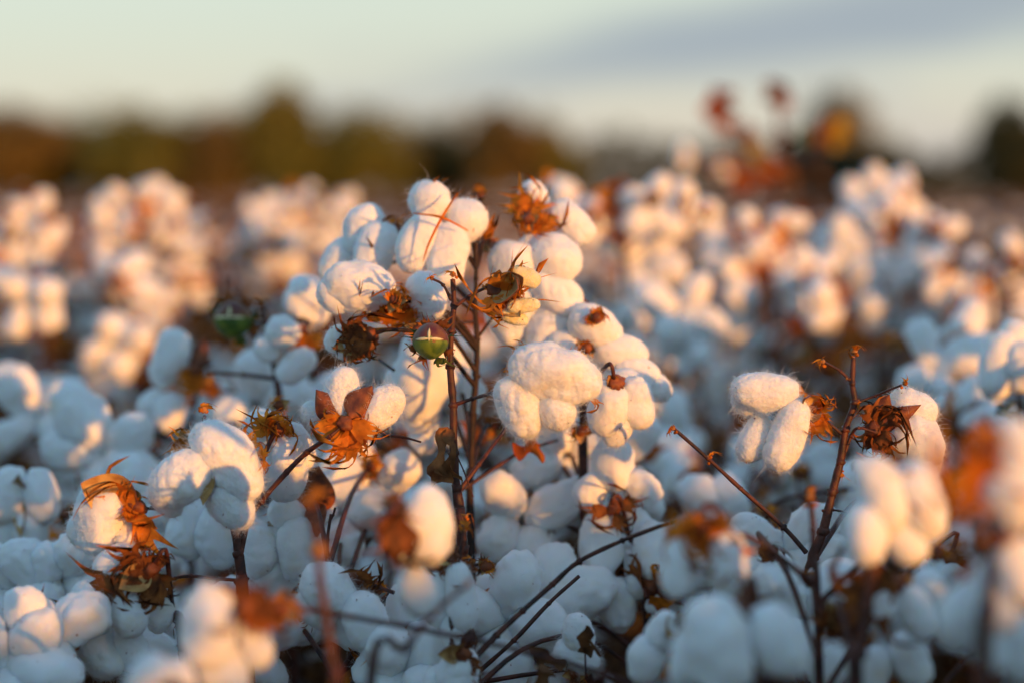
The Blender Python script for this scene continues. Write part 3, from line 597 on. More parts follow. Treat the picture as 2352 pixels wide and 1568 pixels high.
# ---- sharp little things low in the centre
p = Plant('low shaded plant at the bottom centre, slim boll hanging under a brown calyx', [(1062, 1205), (1065, 1240), (1050, 1300), (1040, 1400), (1040, 1500)], 1.42, base=(0, .05), r=.0022, seed=41)
p.bud(1065, 1215, 1.42, size=.010); p.bud(1070, 1185, 1.44, size=.007); p.bud(1085, 1290, 1.43, size=.007)
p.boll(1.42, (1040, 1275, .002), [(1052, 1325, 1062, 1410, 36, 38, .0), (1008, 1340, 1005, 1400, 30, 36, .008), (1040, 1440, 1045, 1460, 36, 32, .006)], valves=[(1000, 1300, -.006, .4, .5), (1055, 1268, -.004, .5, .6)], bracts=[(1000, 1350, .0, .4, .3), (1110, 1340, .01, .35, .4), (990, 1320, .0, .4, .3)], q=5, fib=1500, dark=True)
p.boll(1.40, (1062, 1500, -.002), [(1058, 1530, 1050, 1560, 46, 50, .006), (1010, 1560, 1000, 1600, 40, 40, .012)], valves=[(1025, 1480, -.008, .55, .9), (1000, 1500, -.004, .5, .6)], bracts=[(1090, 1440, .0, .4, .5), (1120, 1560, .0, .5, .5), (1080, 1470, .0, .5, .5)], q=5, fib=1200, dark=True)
p.pbranch([(1062, 1540, 1.41), (1140, 1458, 1.42), (1200, 1402, 1.43), (1270, 1340, 1.44), (1330, 1288, 1.44), (1430, 1240, 1.43), (1535, 1200, 1.40)], r=.0032, r1=.0020); p.bud(1545, 1197, 1.40, size=.006)
p.pbranch([(1090, 1550, 1.50), (1180, 1470, 1.50), (1260, 1385, 1.51), (1330, 1322, 1.52)], r=.0026)
p.boll(1.46, (1335, 1470, .012), [(1325, 1440, 1330, 1470, 36, 40, .0), (1310, 1500, 1340, 1510, 44, 44, .006)], q=5, fib=1200, auto=0); p.leaf((1345, 1500, 1.435), (1340, 1432, 1.44), W=.42, seed=12, curl=1.2); p.leaf((1345, 1500, 1.435), (1392, 1462, 1.43), W=.4, seed=14, curl=1.4); p.pbranch([(1346, 1560, 1.44), (1344, 1500, 1.436)], r=.0012)
p.leaf((1300, 1530, 1.42), (1220, 1480, 1.42), W=.25, seed=21, curl=.8); p.leaf((1240, 1580, 1.4), (1260, 1510, 1.4), W=.3, seed=22, curl=1.2)

p = Plant('shaded cotton plant low left of centre, rounded bluish lobes beside a thin broken twig', [(760, 1180), (752, 1240), (755, 1300), (770, 1420)], 1.5, base=(0, .05), r=.0018, seed=43)
p.pbranch([(755, 1200, 1.5), (765, 1182, 1.5), (770, 1165, 1.5)], r=.0014)
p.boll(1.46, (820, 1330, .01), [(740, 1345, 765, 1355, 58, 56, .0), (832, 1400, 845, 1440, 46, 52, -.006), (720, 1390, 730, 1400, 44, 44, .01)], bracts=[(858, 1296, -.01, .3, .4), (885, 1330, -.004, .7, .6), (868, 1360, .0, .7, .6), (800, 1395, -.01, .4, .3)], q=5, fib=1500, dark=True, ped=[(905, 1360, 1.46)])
p.boll(1.56, (690, 1180, .02), [(690, 1240, 690, 1275, 54, 56, .0), (600, 1255, 590, 1290, 48, 44, .006), (660, 1180, 670, 1190, 44, 40, .01)], valves=[(715, 1205, -.024, .5, .5, -1), (725, 1080, .0, .7, .5, -1)], q=5, fib=900, auto=1)
p.boll(1.6, (530, 1230, .02), [(500, 1210, 505, 1260, 50, 54, .0), (440, 1180, 430, 1230, 48, 52, .01), (570, 1240, 575, 1260, 50, 50, .0)], q=5, fib=700, auto=1)
p.vboll(780, 1180, 1.66, 1.1, (0, .3, 1)); p.vboll(860, 1110, 1.72, 1.1, (-.2, .3, 1)); p.vboll(600, 1400, 1.58, 1.2, (.2, 0, 1)); p.vboll(900, 1460, 1.5, 1.1, (0, .2, 1)); p.vboll(930, 1540, 1.46, 1.1, (-.2, .2, 1)); 

p.husk(1115, 1300, 1.55, 34, True)
p.husk(1240, 1480, 1.55, 52, True)
p.husk(1200, 1310, 1.62, 38, False)
p.husk(870, 1350, 1.47, 30, True)
p.husk(700, 1400, 1.5, 40, True)
p.husk(850, 1070, 1.68, 46, False)
p.husk(980, 1500, 1.5, 34, True)
p.husk(1320, 1545, 1.46, 40, True)
# ---- blurred plants in front
p = Plant('blurred plant in front at the right, big sunlit four-lobed boll on a dark stalk', [(2000, 1300), (1990, 1400), (1975, 1500), (1965, 1600)], 1.17, r=.0045, seed=51, base=(0, -.02))
p.boll(1.15, (2075, 1150, .02), [(2010, 1110, 2035, 1160, 66, 64, .0), (2100, 1115, 2125, 1180, 62, 62, .004), (1985, 1205, 1992, 1245, 52, 50, -.006), (2065, 1210, 2085, 1250, 46, 44, .004)], bracts=[(2060, 1045, -.006, .8, .5), (2000, 1050, .0, .7, .5), (2120, 1060, .0, .7, .5), (1930, 1130, .01, .5, .4), (2085, 1090, -.014, .5, .3)], q=4, fib=0)
p.boll(1.22, (2060, 1340, .0), [(2040, 1370, 2030, 1400, 30, 34, .0), (2100, 1390, 2110, 1430, 46, 46, .0), (2130, 1345, 2140, 1360, 40, 40, .01), (2180, 1400, 2190, 1450, 44, 46, .01)], valves=[(2020, 1330, .0, .5, .6), (2100, 1320, .0, .6, .5)], bracts=[(1960, 1310, .0, .6, .5), (1900, 1370, .0, .7, .5), (1880, 1440, .0, .7, .5)], q=4, fib=0, dark=True)
p.boll(1.24, (1960, 1420, .0), [(2080, 1490, 2100, 1540, 44, 44, .02), (2010, 1520, 2000, 1560, 42, 44, .02)], bracts=[(1870, 1420, .0, .8, .4), (1900, 1480, .0, .8, .4), (1950, 1500, .0, .7, .4), (1850, 1460, .0, .6, .4), (2000, 1450, .0, .7, .4)], q=4, fib=0, dark=True)
p = Plant('blurred plant in front cut by the right edge, orange-brown bracts beside stacked lobes', [(2290, 1000), (2280, 1200), (2270, 1400), (2260, 1550)], 1.0, r=.004, seed=53, base=(0, -.02))
p.boll(.98, (2265, 1030, .0), [(2330, 1010, 2340, 1060, 52, 60, .006), (2310, 1120, 2330, 1160, 62, 66, .004)], bracts=[(2200, 1010, .0, .8, .4), (2240, 960, .0, .7, .4), (2190, 1080, .0, .7, .4), (2215, 1150, .0, .6, .3), (2230, 1240, .0, .6, .3), (2260, 1250, .0, .5, .3), (2280, 950, .0, .6, .4)], q=4, fib=0)
p.boll(1.0, (2300, 1230, .0), [(2330, 1280, 2340, 1340, 54, 60, .004), (2280, 1330, 2290, 1400, 52, 56, .01)], bracts=[(2230, 1230, .0, .6, .3), (2350, 1200, -.01, .7, .3)], q=4, fib=0)
p.boll(1.03, (2270, 1330, .02), [(2220, 1390, 2210, 1430, 52, 56, .01), (2260, 1440, 2280, 1500, 50, 54, .01), (2330, 1450, 2340, 1520, 50, 54, .01)], bracts=[(2160, 1370, .01, .7, .4)], q=4, fib=0, auto=1, dark=True)
p = Plant('blurred plant in front right of centre, two hanging lobes under orange and brown bracts', [(1660, 1210), (1700, 1300), (1740, 1420), (1760, 1560)], 1.22, r=.0035, seed=55, base=(0, -.02))
p.boll(1.20, (1612, 1215, .0), [(1562, 1265, 1556, 1330, 42, 46, .0), (1665, 1260, 1672, 1330, 48, 50, .004)], bracts=[(1490, 1245, .0, .6, .4), (1530, 1190, .0, .9, .4), (1575, 1240, -.02, .9, .4), (1570, 1180, -.01, .8, .4), (1680, 1190, -.006, .8, .4), (1725, 1240, -.01, .7, .4), (1745, 1320, .0, .5, .3), (1620, 1330, -.01, .4, .2), (1625, 1260, -.016, .6, .3)], q=4, fib=0)
p.boll(1.12, (1700, 1390, .03), [(1640, 1440, 1650, 1520, 76, 84, .0), (1770, 1430, 1800, 1500, 56, 62, .01), (1580, 1490, 1575, 1540, 40, 46, .02)], bracts=[(1720, 1370, .0, .6, .3)], q=4, fib=0, auto=1, dark=True)
p.boll(1.32, (1560, 1430, .0), [(1530, 1440, 1510, 1470, 38, 36, .0), (1490, 1500, 1480, 1540, 42, 42, .0)], valves=[(1560, 1400, -.01, .6, .5), (1520, 1470, -.014, .6, .5)], q=4, fib=0, dark=True)
p = Plant('blurred plant in front near bottom left, tall sunlit boll beside a bare reddish stalk', [(709, 1160), (728, 1240), (735, 1330), (750, 1430), (770, 1560), (776, 1640)], 1.14, r=.0030, seed=57, base=(0, -.02))
p.bud(708, 1150, 1.14, size=.010); p.pbranch([(736, 1255), (790, 1215), (860, 1198, 1.2)], r=.0020)
g = G(); knob(g, P(733, 1262, 1.14), .0052, 4, 1); p.obj('node', g, [M_STEM, M_TWIG])
p.boll(1.13, (560, 1400, .0), [(480, 1400, 475, 1470, 62, 66, .0), (575, 1450, 590, 1500, 42, 44, .012), (500, 1520, 520, 1560, 56, 56, .008)], bracts=[(600, 1340, .0, .7, .4), (665, 1345, .0, .7, .4), (690, 1420, .0, .7, .4), (640, 1460, .0, .7, .4), (560, 1460, -.03, .4, .3), (430, 1345, .0, .5, .3), (540, 1330, .0, .6, .4)], q=4, fib=0, dark=True, ped=[(720, 1400, 1.14)])
p.boll(1.10, (420, 1580, .02), [(350, 1550, 340, 1580, 54, 58, .0), (400, 1560, 410, 1600, 50, 50, .01)], valves=[(440, 1545, -.02, .6, .5)], q=4, fib=0, auto=1)
p = Plant('blurred plant in front at centre bottom, one white boll and a long leaning stalk', [(975, 1430, 1.2), (930, 1490, 1.2), (850, 1580, 1.2)], 1.2, r=.0030, seed=59, base=(-.02, -.02))
p.pbranch([(975, 1430), (1020, 1385), (1078, 1338)], r=.0024); p.bud(1078, 1336, 1.2, size=.004)
p.boll(1.25, (908, 1170, -.012), [(975, 1180, 985, 1235, 66, 62, .006), (930, 1240, 950, 1260, 44, 46, .01), (950, 1330, 965, 1380, 44, 40, .02)], bracts=[(950, 1190, -.03, .6, .4), (885, 1120, .0, .7, .4), (870, 1230, .0, .7, .4), (900, 1290, .0, .6, .4), (948, 1330, -.01, .5, .3), (900, 1340, .0, .4, .3)], q=4, fib=0, dark=True, ped=[(860, 1198, 1.2)], auto=0)
p = Plant('slim blurred stalk with a dried tip standing just left of the tall right-hand stem', [(1862, 1150), (1868, 1220), (1868, 1300), (1878, 1400)], 1.3, r=.0028, seed=61, base=(0, -.01))
p.bud(1858, 1140, 1.3, size=.013)
p.vboll(1800, 1290, 1.58, 1.2, (-.3, .1, 1)); p.vboll(1840, 1420, 1.42, 1.1, (.2, .2, 1)); p.boll(1.42, (1765, 1270, .0), [(1790, 1300, 1790, 1340, 34, 40, .01)], bracts=[(1760, 1230, -.01, .6, 1), (1740, 1300, -.01, .6, 1), (1800, 1255, -.01, .4, 1), (1770, 1340, .0, .4, 1)], dark=True, q=4, fib=0)
p.boll(1.44, (2180, 1285, .0), [(2150, 1300, 2155, 1310, 34, 34, .004), (2190, 1330, 2200, 1340, 40, 36, -.004)], bracts=[(2200, 1260, -.004, .6, .6), (2225, 1290, .0, .6, .6), (2110, 1290, .0, .5, .6)], q=4, fib=0, dark=True)
p.pbranch([(2170, 1568, 1.3), (2200, 1535, 1.3), (2235, 1500, 1.3)], r=.0022)

p.husk(650, 1400, 1.22, 60, True)
p.husk(1930, 1420, 1.24, 60, True)
p.husk(1860, 1330, 1.34, 34, True)
p.husk(1560, 1230, 1.24, 44, False)
p.husk(2150, 1270, 1.3, 40, True)
# ---- softer plants left behind
p = Plant('soft-focus plant left of centre with a dark green unopened boll', [(606, 700), (612, 760), (625, 820), (640, 900), (650, 1000), (655, 1100)], 1.78, r=.0035, seed=63, base=(0, .03))
b = green_boll(p, 535, 735, 1.78, 44, 5); p.branch([P(600, 745, 1.78), b], r=.002); p.bud(600, 690, 1.78, size=.010)
p.boll(1.74, (690, 760, .02), [(650, 762, 655, 765, 38, 36, .0), (690, 830, 665, 855, 34, 30, .0), (610, 800, 615, 805, 30, 32, .01)], bracts=[(720, 830, .0, .6, .5), (735, 855, .0, .6, .5)], q=4, fib=0)
p.boll(1.80, (745, 720, .03), [(700, 680, 710, 700, 50, 54, .0)], q=4, fib=0, auto=1)
p.pbranch([(640, 870), (560, 860), (480, 855)], r=.0028); p.vboll(590, 930, 1.9, 1.2, (0, 0, 1)); p.vboll(700, 930, 1.95, 1.1, (.2, 0, 1)); p.vboll(510, 970, 2.0, 1.1)
p = Plant('soft-focus plant at left, dark upright bur and orange bract between two pale bolls', [(470, 800), (465, 860), (440, 960), (430, 1080)], 1.95, r=.0035, seed=65, base=(0, .03))
p.boll(1.9, (450, 850, -.01), [(400, 800, 395, 830, 44, 42, .0), (370, 850, 375, 860, 30, 30, .01), (395, 935, 385, 950, 36, 40, .004), (355, 925, 350, 930, 34, 34, .01)], bracts=[(430, 890, -.01, .8, .4), (400, 880, -.01, .8, .4), (455, 900, -.01, .8, .4), (460, 930, -.01, .6, .4)], valves=[(470, 770, .0, .4, .3, -1), (470, 860, .0, .5, .3, -1)], q=4, fib=0)
p.vboll(250, 1040, 1.85, 1.35, (-.2, .1, 1)); p.vboll(90, 950, 2.0, 1.2, (0, .2, 1)); p.vboll(330, 1200, 1.72, 1.2, (.1, 0, 1))
p = Plant('shaded plant at the left edge, four-lobed bluish boll with tan seams', [(40, 1110), (60, 1250), (70, 1400)], 1.8, r=.0035, seed=67, base=(0, .03))
p.boll(1.72, (45, 1150, .01), [(20, 1110, 10, 1160, 44, 50, .0), (90, 1110, 100, 1160, 40, 44, .0), (70, 1210, 65, 1250, 44, 40, .004), (10, 1220, 0, 1250, 44, 44, .01)], valves=[(45, 1080, -.02, .3, .2), (50, 1240, -.02, .2, .2)], q=4, fib=0)
p.vboll(110, 1470, 1.42, 1.1, (.1, .2, 1)); p.vboll(40, 1350, 1.62, 1.15, (.3, .3, 1)); p.vboll(20, 1520, 1.4, 1.15, (.2, .2, 1)); p.vboll(140, 1330, 1.62, 1.1, (.2, 0, 1))
p = Plant('soft-focus plant at the right edge with one large round warm-lit boll', [(2330, 790), (2340, 900), (2340, 1020)], 1.85, r=.0035, seed=69, base=(0, .03))
p.boll(1.8, (2335, 830, .02), [(2300, 800, 2290, 870, 44, 46, .0), (2345, 830, 2350, 860, 46, 48, -.006), (2330, 770, 2340, 775, 36, 36, .01)], q=4, fib=0, auto=1)
p.vboll(2150, 850, 2.1, 1.15, (-.2, .2, 1)); p.vboll(2230, 960, 2.0, 1.2); p.leaf((2330, 960, 1.8), (2280, 930, 1.8), W=.5, m=M_LEAFG)
p.vboll(2200, 800, 2.2, 1.2)
p = Plant('shaded plant behind the right-centre gap, pale rounded boll above two brown arching bracts', [(1410, 1130), (1420, 1180), (1450, 1240), (1480, 1340)], 1.62, r=.0022, seed=71, base=(0, .03))
p.boll(1.62, (1410, 1165, -.004), [(1410, 1050, 1410, 1090, 50, 46, .01), (1470, 1120, 1480, 1130, 40, 38, .01), (1360, 1120, 1355, 1130, 36, 36, .01), (1380, 1215, 1385, 1290, 50, 60, .01), (1400, 1360, 1420, 1400, 50, 44, .0), (1455, 1190, 1470, 1220, 36, 36, .01)], bracts=[(1320, 1180, -.01, .4, .5), (1495, 1150, -.01, .4, .5), (1440, 1240, -.01, .4, .3)], q=4, fib=0, dark=True)
p.vboll(1200, 1200, 1.68, 1.2, (0, -.1, 1)); p.vboll(1230, 1400, 1.6, 1.2, (0, .3, 1)); p.vboll(1160, 1430, 1.56, 1.2, (.1, .2, 1)); p.vboll(1510, 1330, 1.62, 1.1)
p = Plant('shaded plant behind the long forked twig at right, one wide bluish boll', [(1640, 1130), (1640, 1250), (1630, 1400)], 1.85, r=.003, seed=73, base=(0, .03))
p.boll(1.8, (1640, 1170, .03), [(1600, 1130, 1620, 1160, 46, 48, .0), (1670, 1130, 1680, 1165, 44, 44, .0), (1640, 1180, 1650, 1190, 44, 44, .0)], q=4, fib=0, auto=1)
p.vboll(1560, 1090, 2.1, 1.1); p.vboll(1740, 1100, 2.15, 1.1); p.vboll(1560, 1010, 2.3, 1.1); p.vboll(1830, 1080, 2.2, 1.1); p.vboll(2010, 1120, 1.8, 1.1)
p.husk(480, 890, 1.9, 44, False)
p.husk(250, 960, 2, 40, True)
p.husk(120, 1000, 2, 36, True)
p.husk(560, 820, 1.95, 34, False)
p.husk(1530, 1180, 1.9, 40, True)
p.husk(1700, 900, 2.2, 36, False)
p.husk(1760, 1060, 2.2, 40, True)
p.husk(2060, 780, 2.3, 36, False)
p.husk(2160, 1000, 2.1, 40, True)
p.husk(1560, 940, 2.3, 38, True)
p.husk(1840, 820, 2.4, 38, False)
# ---- mid-distance lit clusters
def cluster(label, stem, d, bl, leaves=(), seed=1, base=(0, .03), detail=2):
    p = Plant(label, stem, d, r=.0035, seed=seed, base=base)
    for q in bl: p.vboll(q[0], q[1], d + (q[2] if len(q) > 2 else 0), q[3] if len(q) > 3 else .95, q[4] if len(q) > 4 else None, detail=detail)
    for a, b, m in leaves: p.leaf(a, b, m=m, W=.6)
    rs = np.random.RandomState(seed)
    for k in range(9):
        q = bl[rs.randint(len(bl))]; x, y = q[0] + rs.normal(0, 32), q[1] + rs.normal(0, 32); a = rs.uniform(0, 6.28); L = rs.uniform(28, 50)
        p.leaf((x, y, d - .05), (x + L * math.cos(a), y + L * math.sin(a), d - .05), m=(M_LEAF, M_BRACT, M_BRACTD)[k % 3], W=.5, seed=seed + k)
    return p
cluster('blurred plant right of the centre, broad half-lit boll and a yellow leaf at its left', [(1500, 560), (1520, 700), (1530, 900)], 2.6, [(1480, 605, 0, 1.35, (.1, .2, 1)), (1560, 725, -.2, 1.25, (0, .3, 1)), (1590, 800, -.2, .9), (1450, 770, -.1, 1.0), (1520, 870, 0, 1.2)], [((1450, 740), (1435, 690), M_LEAFY)], 81)
cluster('blurred plant above the central cluster right side, orange bracts on white bolls', [(1420, 440), (1430, 560), (1440, 700)], 2.5, [(1480, 480, 0, 1.1, (.2, 0, 1)), (1380, 490, 0, 1.0), (1570, 490, .1, 1.1), (1300, 470, .2, 1.0)], [((1400, 480), (1430, 410), M_LEAFO), ((1420, 500), (1440, 570), M_LEAFO), ((1400, 540), (1450, 540), M_LEAFO), ((1410, 450), (1460, 430), M_LEAFO)], 83)
cluster('tallest sunlit blurred plant at right, bright bolls heaped below the pale tree', [(2010, 430), (2020, 560), (2010, 760)], 3.0, [(1990, 450, 0, 1.1), (2060, 450, 0, 1.1), (2030, 510, -.05, 1.1), (1950, 500, 0, 1.0), (2145, 540, -.1, 1.0), (2085, 540, 0, .9), (1920, 570, -.1, 1.1), (1960, 620, -.1, 1.1), (1880, 620, -.1, 1.1), (2060, 620, -.1, .8), (2000, 690, -.1, 1.1)], [((2030, 540), (2035, 590), M_LEAFO)], 85)
cluster('blurred plant at the right middle, small lit bolls above dangling orange bracts', [(1760, 500), (1770, 640), (1780, 800)], 2.7, [(1720, 545, 0, .9), (1790, 520, 0, .9), (1690, 590, 0, 1.0), (1820, 640, 0, 1.1), (1710, 690, 0, 1.2), (1900, 700, -.1, 1.1), (1860, 640, 0, 1.0), (1640, 560, .2, 1.0)], [((1740, 580), (1730, 660), M_LEAFO), ((1800, 540), (1790, 610), M_LEAFO), ((1760, 570), (1770, 640), M_LEAFO), ((1830, 760), (1810, 700), M_LEAFR), ((1720, 560), (1680, 600), M_LEAFO)], 87)
cluster('blurred sunlit plant at left, heap of peach-lit bolls above its neighbours', [(330, 450), (320, 600), (310, 800)], 3.1, [(270, 470), (330, 455), (390, 470), (440, 520), (240, 540), (300, 530), (370, 540), (420, 590), (290, 640, -.3, 1.2), (380, 650), (440, 640), (280, 790, -.5, 1.2), (350, 730)], (), 89, detail=1)
cluster('blurred sunlit plant near the left edge with bolls stacked above a forked pale boll', [(90, 490), (95, 620), (100, 800)], 3.0, [(80, 500), (110, 560), (40, 540), (80, 690, -.5, 1.2, (0, -.4, 1)), (120, 620), (20, 620)], [((90, 620, 2.5), (105, 670, 2.5), M_LEAFR)], 91, detail=1)
cluster('blurred sunlit plant between the left heap and the central cluster', [(640, 480), (650, 600), (660, 760)], 3.4, [(600, 500), (660, 490), (720, 480), (780, 480), (620, 560), (690, 550), (750, 560), (640, 620), (560, 580)], (), 93, detail=1)
cluster('blurred plant in the right background with a few shaded bolls and a rust-red leaf', [(2290, 560), (2290, 700), (2280, 800)], 2.8, [(2250, 640), (2320, 700), (2200, 700), (2330, 600), (2160, 620), (2240, 760)], [((2310, 600), (2320, 660), M_LEAFR)], 95, detail=1)
p = Plant('tall leafy plant overtopping the field at right, red, orange and yellow leaves', [(1785, 200), (1790, 300), (1795, 380), (1770, 470), (1765, 600)], 3.7, r=.008, seed=97)
p.pbranch([(1650, 250), (1700, 310), (1790, 390)], r=.0065); p.pbranch([(1925, 300), (1870, 350), (1800, 400)], r=.0065); p.pbranch([(1580, 365), (1660, 400), (1770, 450)], r=.005)
rl = random.Random(4); extra = [(rl.uniform(1640, 1950), rl.uniform(285, 430), rl.uniform(26, 38), rl.choice([M_LEAFO, M_LEAFR, M_LEAFO, M_LEAFY, M_LEAF])) for _ in range(9)]
for (x, y, s_, m) in extra + [(1650, 240, 62, M_LEAFR), (1660, 225, 40, M_LEAFR), (1640, 260, 40, M_LEAFR), (1780, 212, 48, M_LEAF), (1800, 235, 34, M_LEAFR), (1925, 295, 42, M_LEAFY), (1918, 325, 34, M_LEAFY), (1740, 345, 40, M_LEAFY), (1750, 365, 28, M_LEAFY), (1695, 395, 40, M_LEAFO), (1680, 370, 34, M_LEAFO), (1795, 395, 42, M_LEAFO), (1770, 375, 34, M_LEAFR), (1850, 310, 34, M_LEAFG),  (1800, 320, 36, M_LEAF), (1735, 415, 34, M_LEAFO), (1825, 415, 30, M_LEAF), (1640, 405, 30, M_LEAF), (1700, 425, 34, M_LEAFR)]:
    a = rl.uniform(-2.2, -.9); s_ *= 1.25; p.leaf((x - s_ * .5 * math.cos(a), y - s_ * .5 * math.sin(a)), (x + s_ * .5 * math.cos(a), y + s_ * .5 * math.sin(a) * 1.1), m=m, W=.62, seed=int(x + y), curl=.5, n=(rl.uniform(-.4, .4), -1, rl.uniform(-.3, .4)), crumple=.12)
p.vboll(1576, 362, 3.7, .7, detail=1); p.vboll(1650, 385, 3.7, .6, detail=1)

# ------------------------------------------------------------------ ground
g = G(); n = 60; rr = np.array([0, .5, 1, 2, 3, 5, 8, 12, 20, 40, 80, 160, 320, 700, 1500]); th = np.linspace(0, 2 * np.pi, n, endpoint=False)
V = [(0, 0, 0)] + [(r * math.cos(a), r * math.sin(a), 0) for r in rr[1:] for a in th]
g.add(V, [[0, 1 + k, 1 + (k + 1) % n] for k in range(n)]); 
g.f.append((np.array([[1 + i * n + k, 1 + (i + 1) * n + k, 1 + (i + 1) * n + (k + 1) % n, 1 + i * n + (k + 1) % n] for i in range(len(rr) - 2) for k in range(n)]), 0))
M_SOIL = mat('soil', (0.035, 0.022, 0.015), 0.95, col2=(0.09, 0.055, 0.035), scale=14, bump=.8, bscale=60, bdist=.01)
tag(link('ground', g.mesh('ground', [M_SOIL])), 'dark soil under the cotton plants', None, None, 'structure')

# ------------------------------------------------------------------ shared background plants
def build_proto(seed, detail):
    rs = np.random.RandomState(seed); root = bpy.data.objects.new('cotton_plant', None); col.objects.link(root)
    H = 0.80; g = G(); zs = np.linspace(0, H - .04, 9); pts = np.array([[rs.normal(0, .008), rs.normal(0, .008), z] for z in zs]); pts[0, :2] = 0
    sides = 7 if detail == 2 else 4
    tube(g, pts, np.linspace(.0065, .0025, 9), 0, sides, seed, smooth=2)
    bolls = []; a = rs.uniform(0, 6.28); nb = {2: 10, 1: 11, 0: 12}[detail]; br = []
    for k in range(nb):
        z = .30 + (H - .34) * ((k + .5) / nb) ** .75; a += 2.4 + rs.normal(0, .3); L = rs.uniform(.05, .17) * (1 - .35 * (z / H) ** 2); e = rs.uniform(.1, .8)
        st = stem_at(pts, z); dr = np.array([math.cos(a), math.sin(a), 0])
        p1 = st + dr * L * .5 + np.array([0, 0, L * e * .6]); p2 = st + dr * L + np.array([0, 0, L * e + rs.uniform(-.01, .02)])
        gb = g if detail < 2 else G(); tube(gb, [st, p1, p2], [.0026, .0022, .0018], 0, sides - 1, seed + k, smooth=3 if detail == 2 else 1)
        if detail == 2: br.append(gb)
        ax = dr * (1 if rs.rand() < .62 else -1) + np.array([0, 0, rs.uniform(-.8, .4)]) + rs.normal(0, .35, 3); ax /= np.linalg.norm(ax); bolls.append((p2, ax))
    link('stem', g.mesh('stem', [M_STEM]), root)
    for gb in br: link('branch', gb.mesh('branch', [M_STEM]), root)
    for p2, ax in bolls: place_boll(root, p2, ax, rs.uniform(0, 6.28), int(rs.randint(99)), detail, rs.uniform(.9, 1.2) if detail == 2 else rs.uniform(.75, 1.05))
    for k in range(30):
        aa = rs.uniform(0, 6.283); zz = rs.uniform(.42, .84); rr_ = rs.uniform(.03, .19) * (1.15 - .5 * zz); b = np.array([math.cos(aa) * rr_, math.sin(aa) * rr_, zz])
        gl = G(); v = np.array([math.cos(aa) * .6, math.sin(aa) * .6, -.6]) + rs.normal(0, .5, 3); v /= np.linalg.norm(v)
        leaf(gl, b, b + v * rs.uniform(.045, .085), rs.normal(0, 1, 3), seed + k, 0, .55, 1.5, .35); link('dry_leaf', gl.mesh('dry_leaf', [(M_LEAF, M_LEAF, M_LEAFO, M_LEAF, M_BRACT)[k % 5]]), root)
    return root
PROTO = {dt: [build_proto(500 + dt * 50 + k, dt) for k in range(nv)] for dt, nv in ((2, 5), (1, 6), (0, 7))}
used = set()
def copy_tree(o, parent=None):
    c = o.copy(); col.objects.link(c)
    if parent is not None: c.parent = parent
    for ch in o.children: copy_tree(ch, c)
    return c
def put(dt, x, y, top, rs, label):
    k = int(rs.randint(len(PROTO[dt]))); key = (dt, k)
    if key in used: o = copy_tree(PROTO[dt][k])
    else: o = PROTO[dt][k]; used.add(key)
    s = top / .92; o.location = (x, y, 0); o.rotation_euler = (rs.normal(0, .05), rs.normal(0, .05), rs.uniform(0, 6.28)); o.scale = (max(s, .9), max(s, .9), s)
    tag(o, label, 'cotton plant', GROUP)

rs = np.random.RandomState(12)
count = 0
FT = math.tan(math.atan(18 / LENS))        # half width per metre
spots = []
def row_points(y0, y1, step):
    y = y0
    while y < y1:
        yield y; y += step
# rows run away from the camera, slightly turned; spacing 0.42 m between plants across
for j, y in enumerate(np.concatenate([np.arange(1.98, 4.4, .36), np.arange(4.4, 8.2, .44), np.arange(8.2, 14.5, .6)])):
    hw = FT * y + .25; dx = .30 if y < 4.4 else (.36 if y < 8.2 else .42)
    for x in np.arange(-hw, hw, dx):
        spots.append((x + rs.normal(0, .07) + (j % 2) * dx / 2, y + rs.normal(0, .08)))
spots = spots[:262]; Y1 = spots[-1][1]
def sky_top(y): return None
for i, (x, y) in enumerate(spots):
    dt = 2 if y < 2.7 else (1 if y < 5 else 0)
    top = rs.uniform(.80, .91) if y > 3 else rs.uniform(.78, .87)
    if y < 2.6: top = min(top, .84)
    if y > 4.2: top = rs.uniform(.87, .965) - (.03 if x > 0 else 0)
    side = 'left' if x < -.12 * y else ('right' if x > .12 * y else 'middle')
    lab = {2: 'out-of-focus cotton plant in shade close behind the sharp ones, %s of the picture', 1: 'blurred cotton plant with many open bolls in the %s of the field', 0: 'far blurred cotton plant, %s of the field, one of the pale crowd'}[dt] % side
    put(dt, x, y, top, rs, lab)
# plants close in front, low in or below the frame, and beside and behind the camera (they shade the lower bolls)
def limit(y): return CAM_Z - .262 * y - .045
SHADE = []
for y in np.arange(-2.0, 6.0, .24):                  # the crop goes on to the right of the picture and beside the camera
    for x in np.arange(.25, 4.2, .24):
        if x < FT * max(y, 0) + (.17 if y < 1.6 else .30): continue
        if y < 0 and abs(x) < .5: continue
        if y < 1.6 and (x > 3.19 - 1.1 * y or x < .84 * (1.3 - y) - 1.35): continue
        if y >= 1.6 and x > FT * y + 1.35: continue
        SHADE.append((x + rs.normal(0, .05), y + rs.normal(0, .05)))
for y in np.arange(1.1, 9.0, .32):                   # and to the left, and farther out to the right
    for sx_ in (-1, 1):
        for k in range(4):
            if sx_ > 0 and y < 6.1: continue
            SHADE.append((sx_ * (FT * y + .42 + .27 * k) + rs.normal(0, .05), y + rs.normal(0, .06)))
LIT = [(2050, 1130, 1.15), (490, 1420, 1.13, .09), (250, 1200, 1.47), (2320, 1150, 1.0)]
TEL, SA, CA = math.tan(SUN_EL), math.sin(SUN_AZ), math.cos(SUN_AZ)
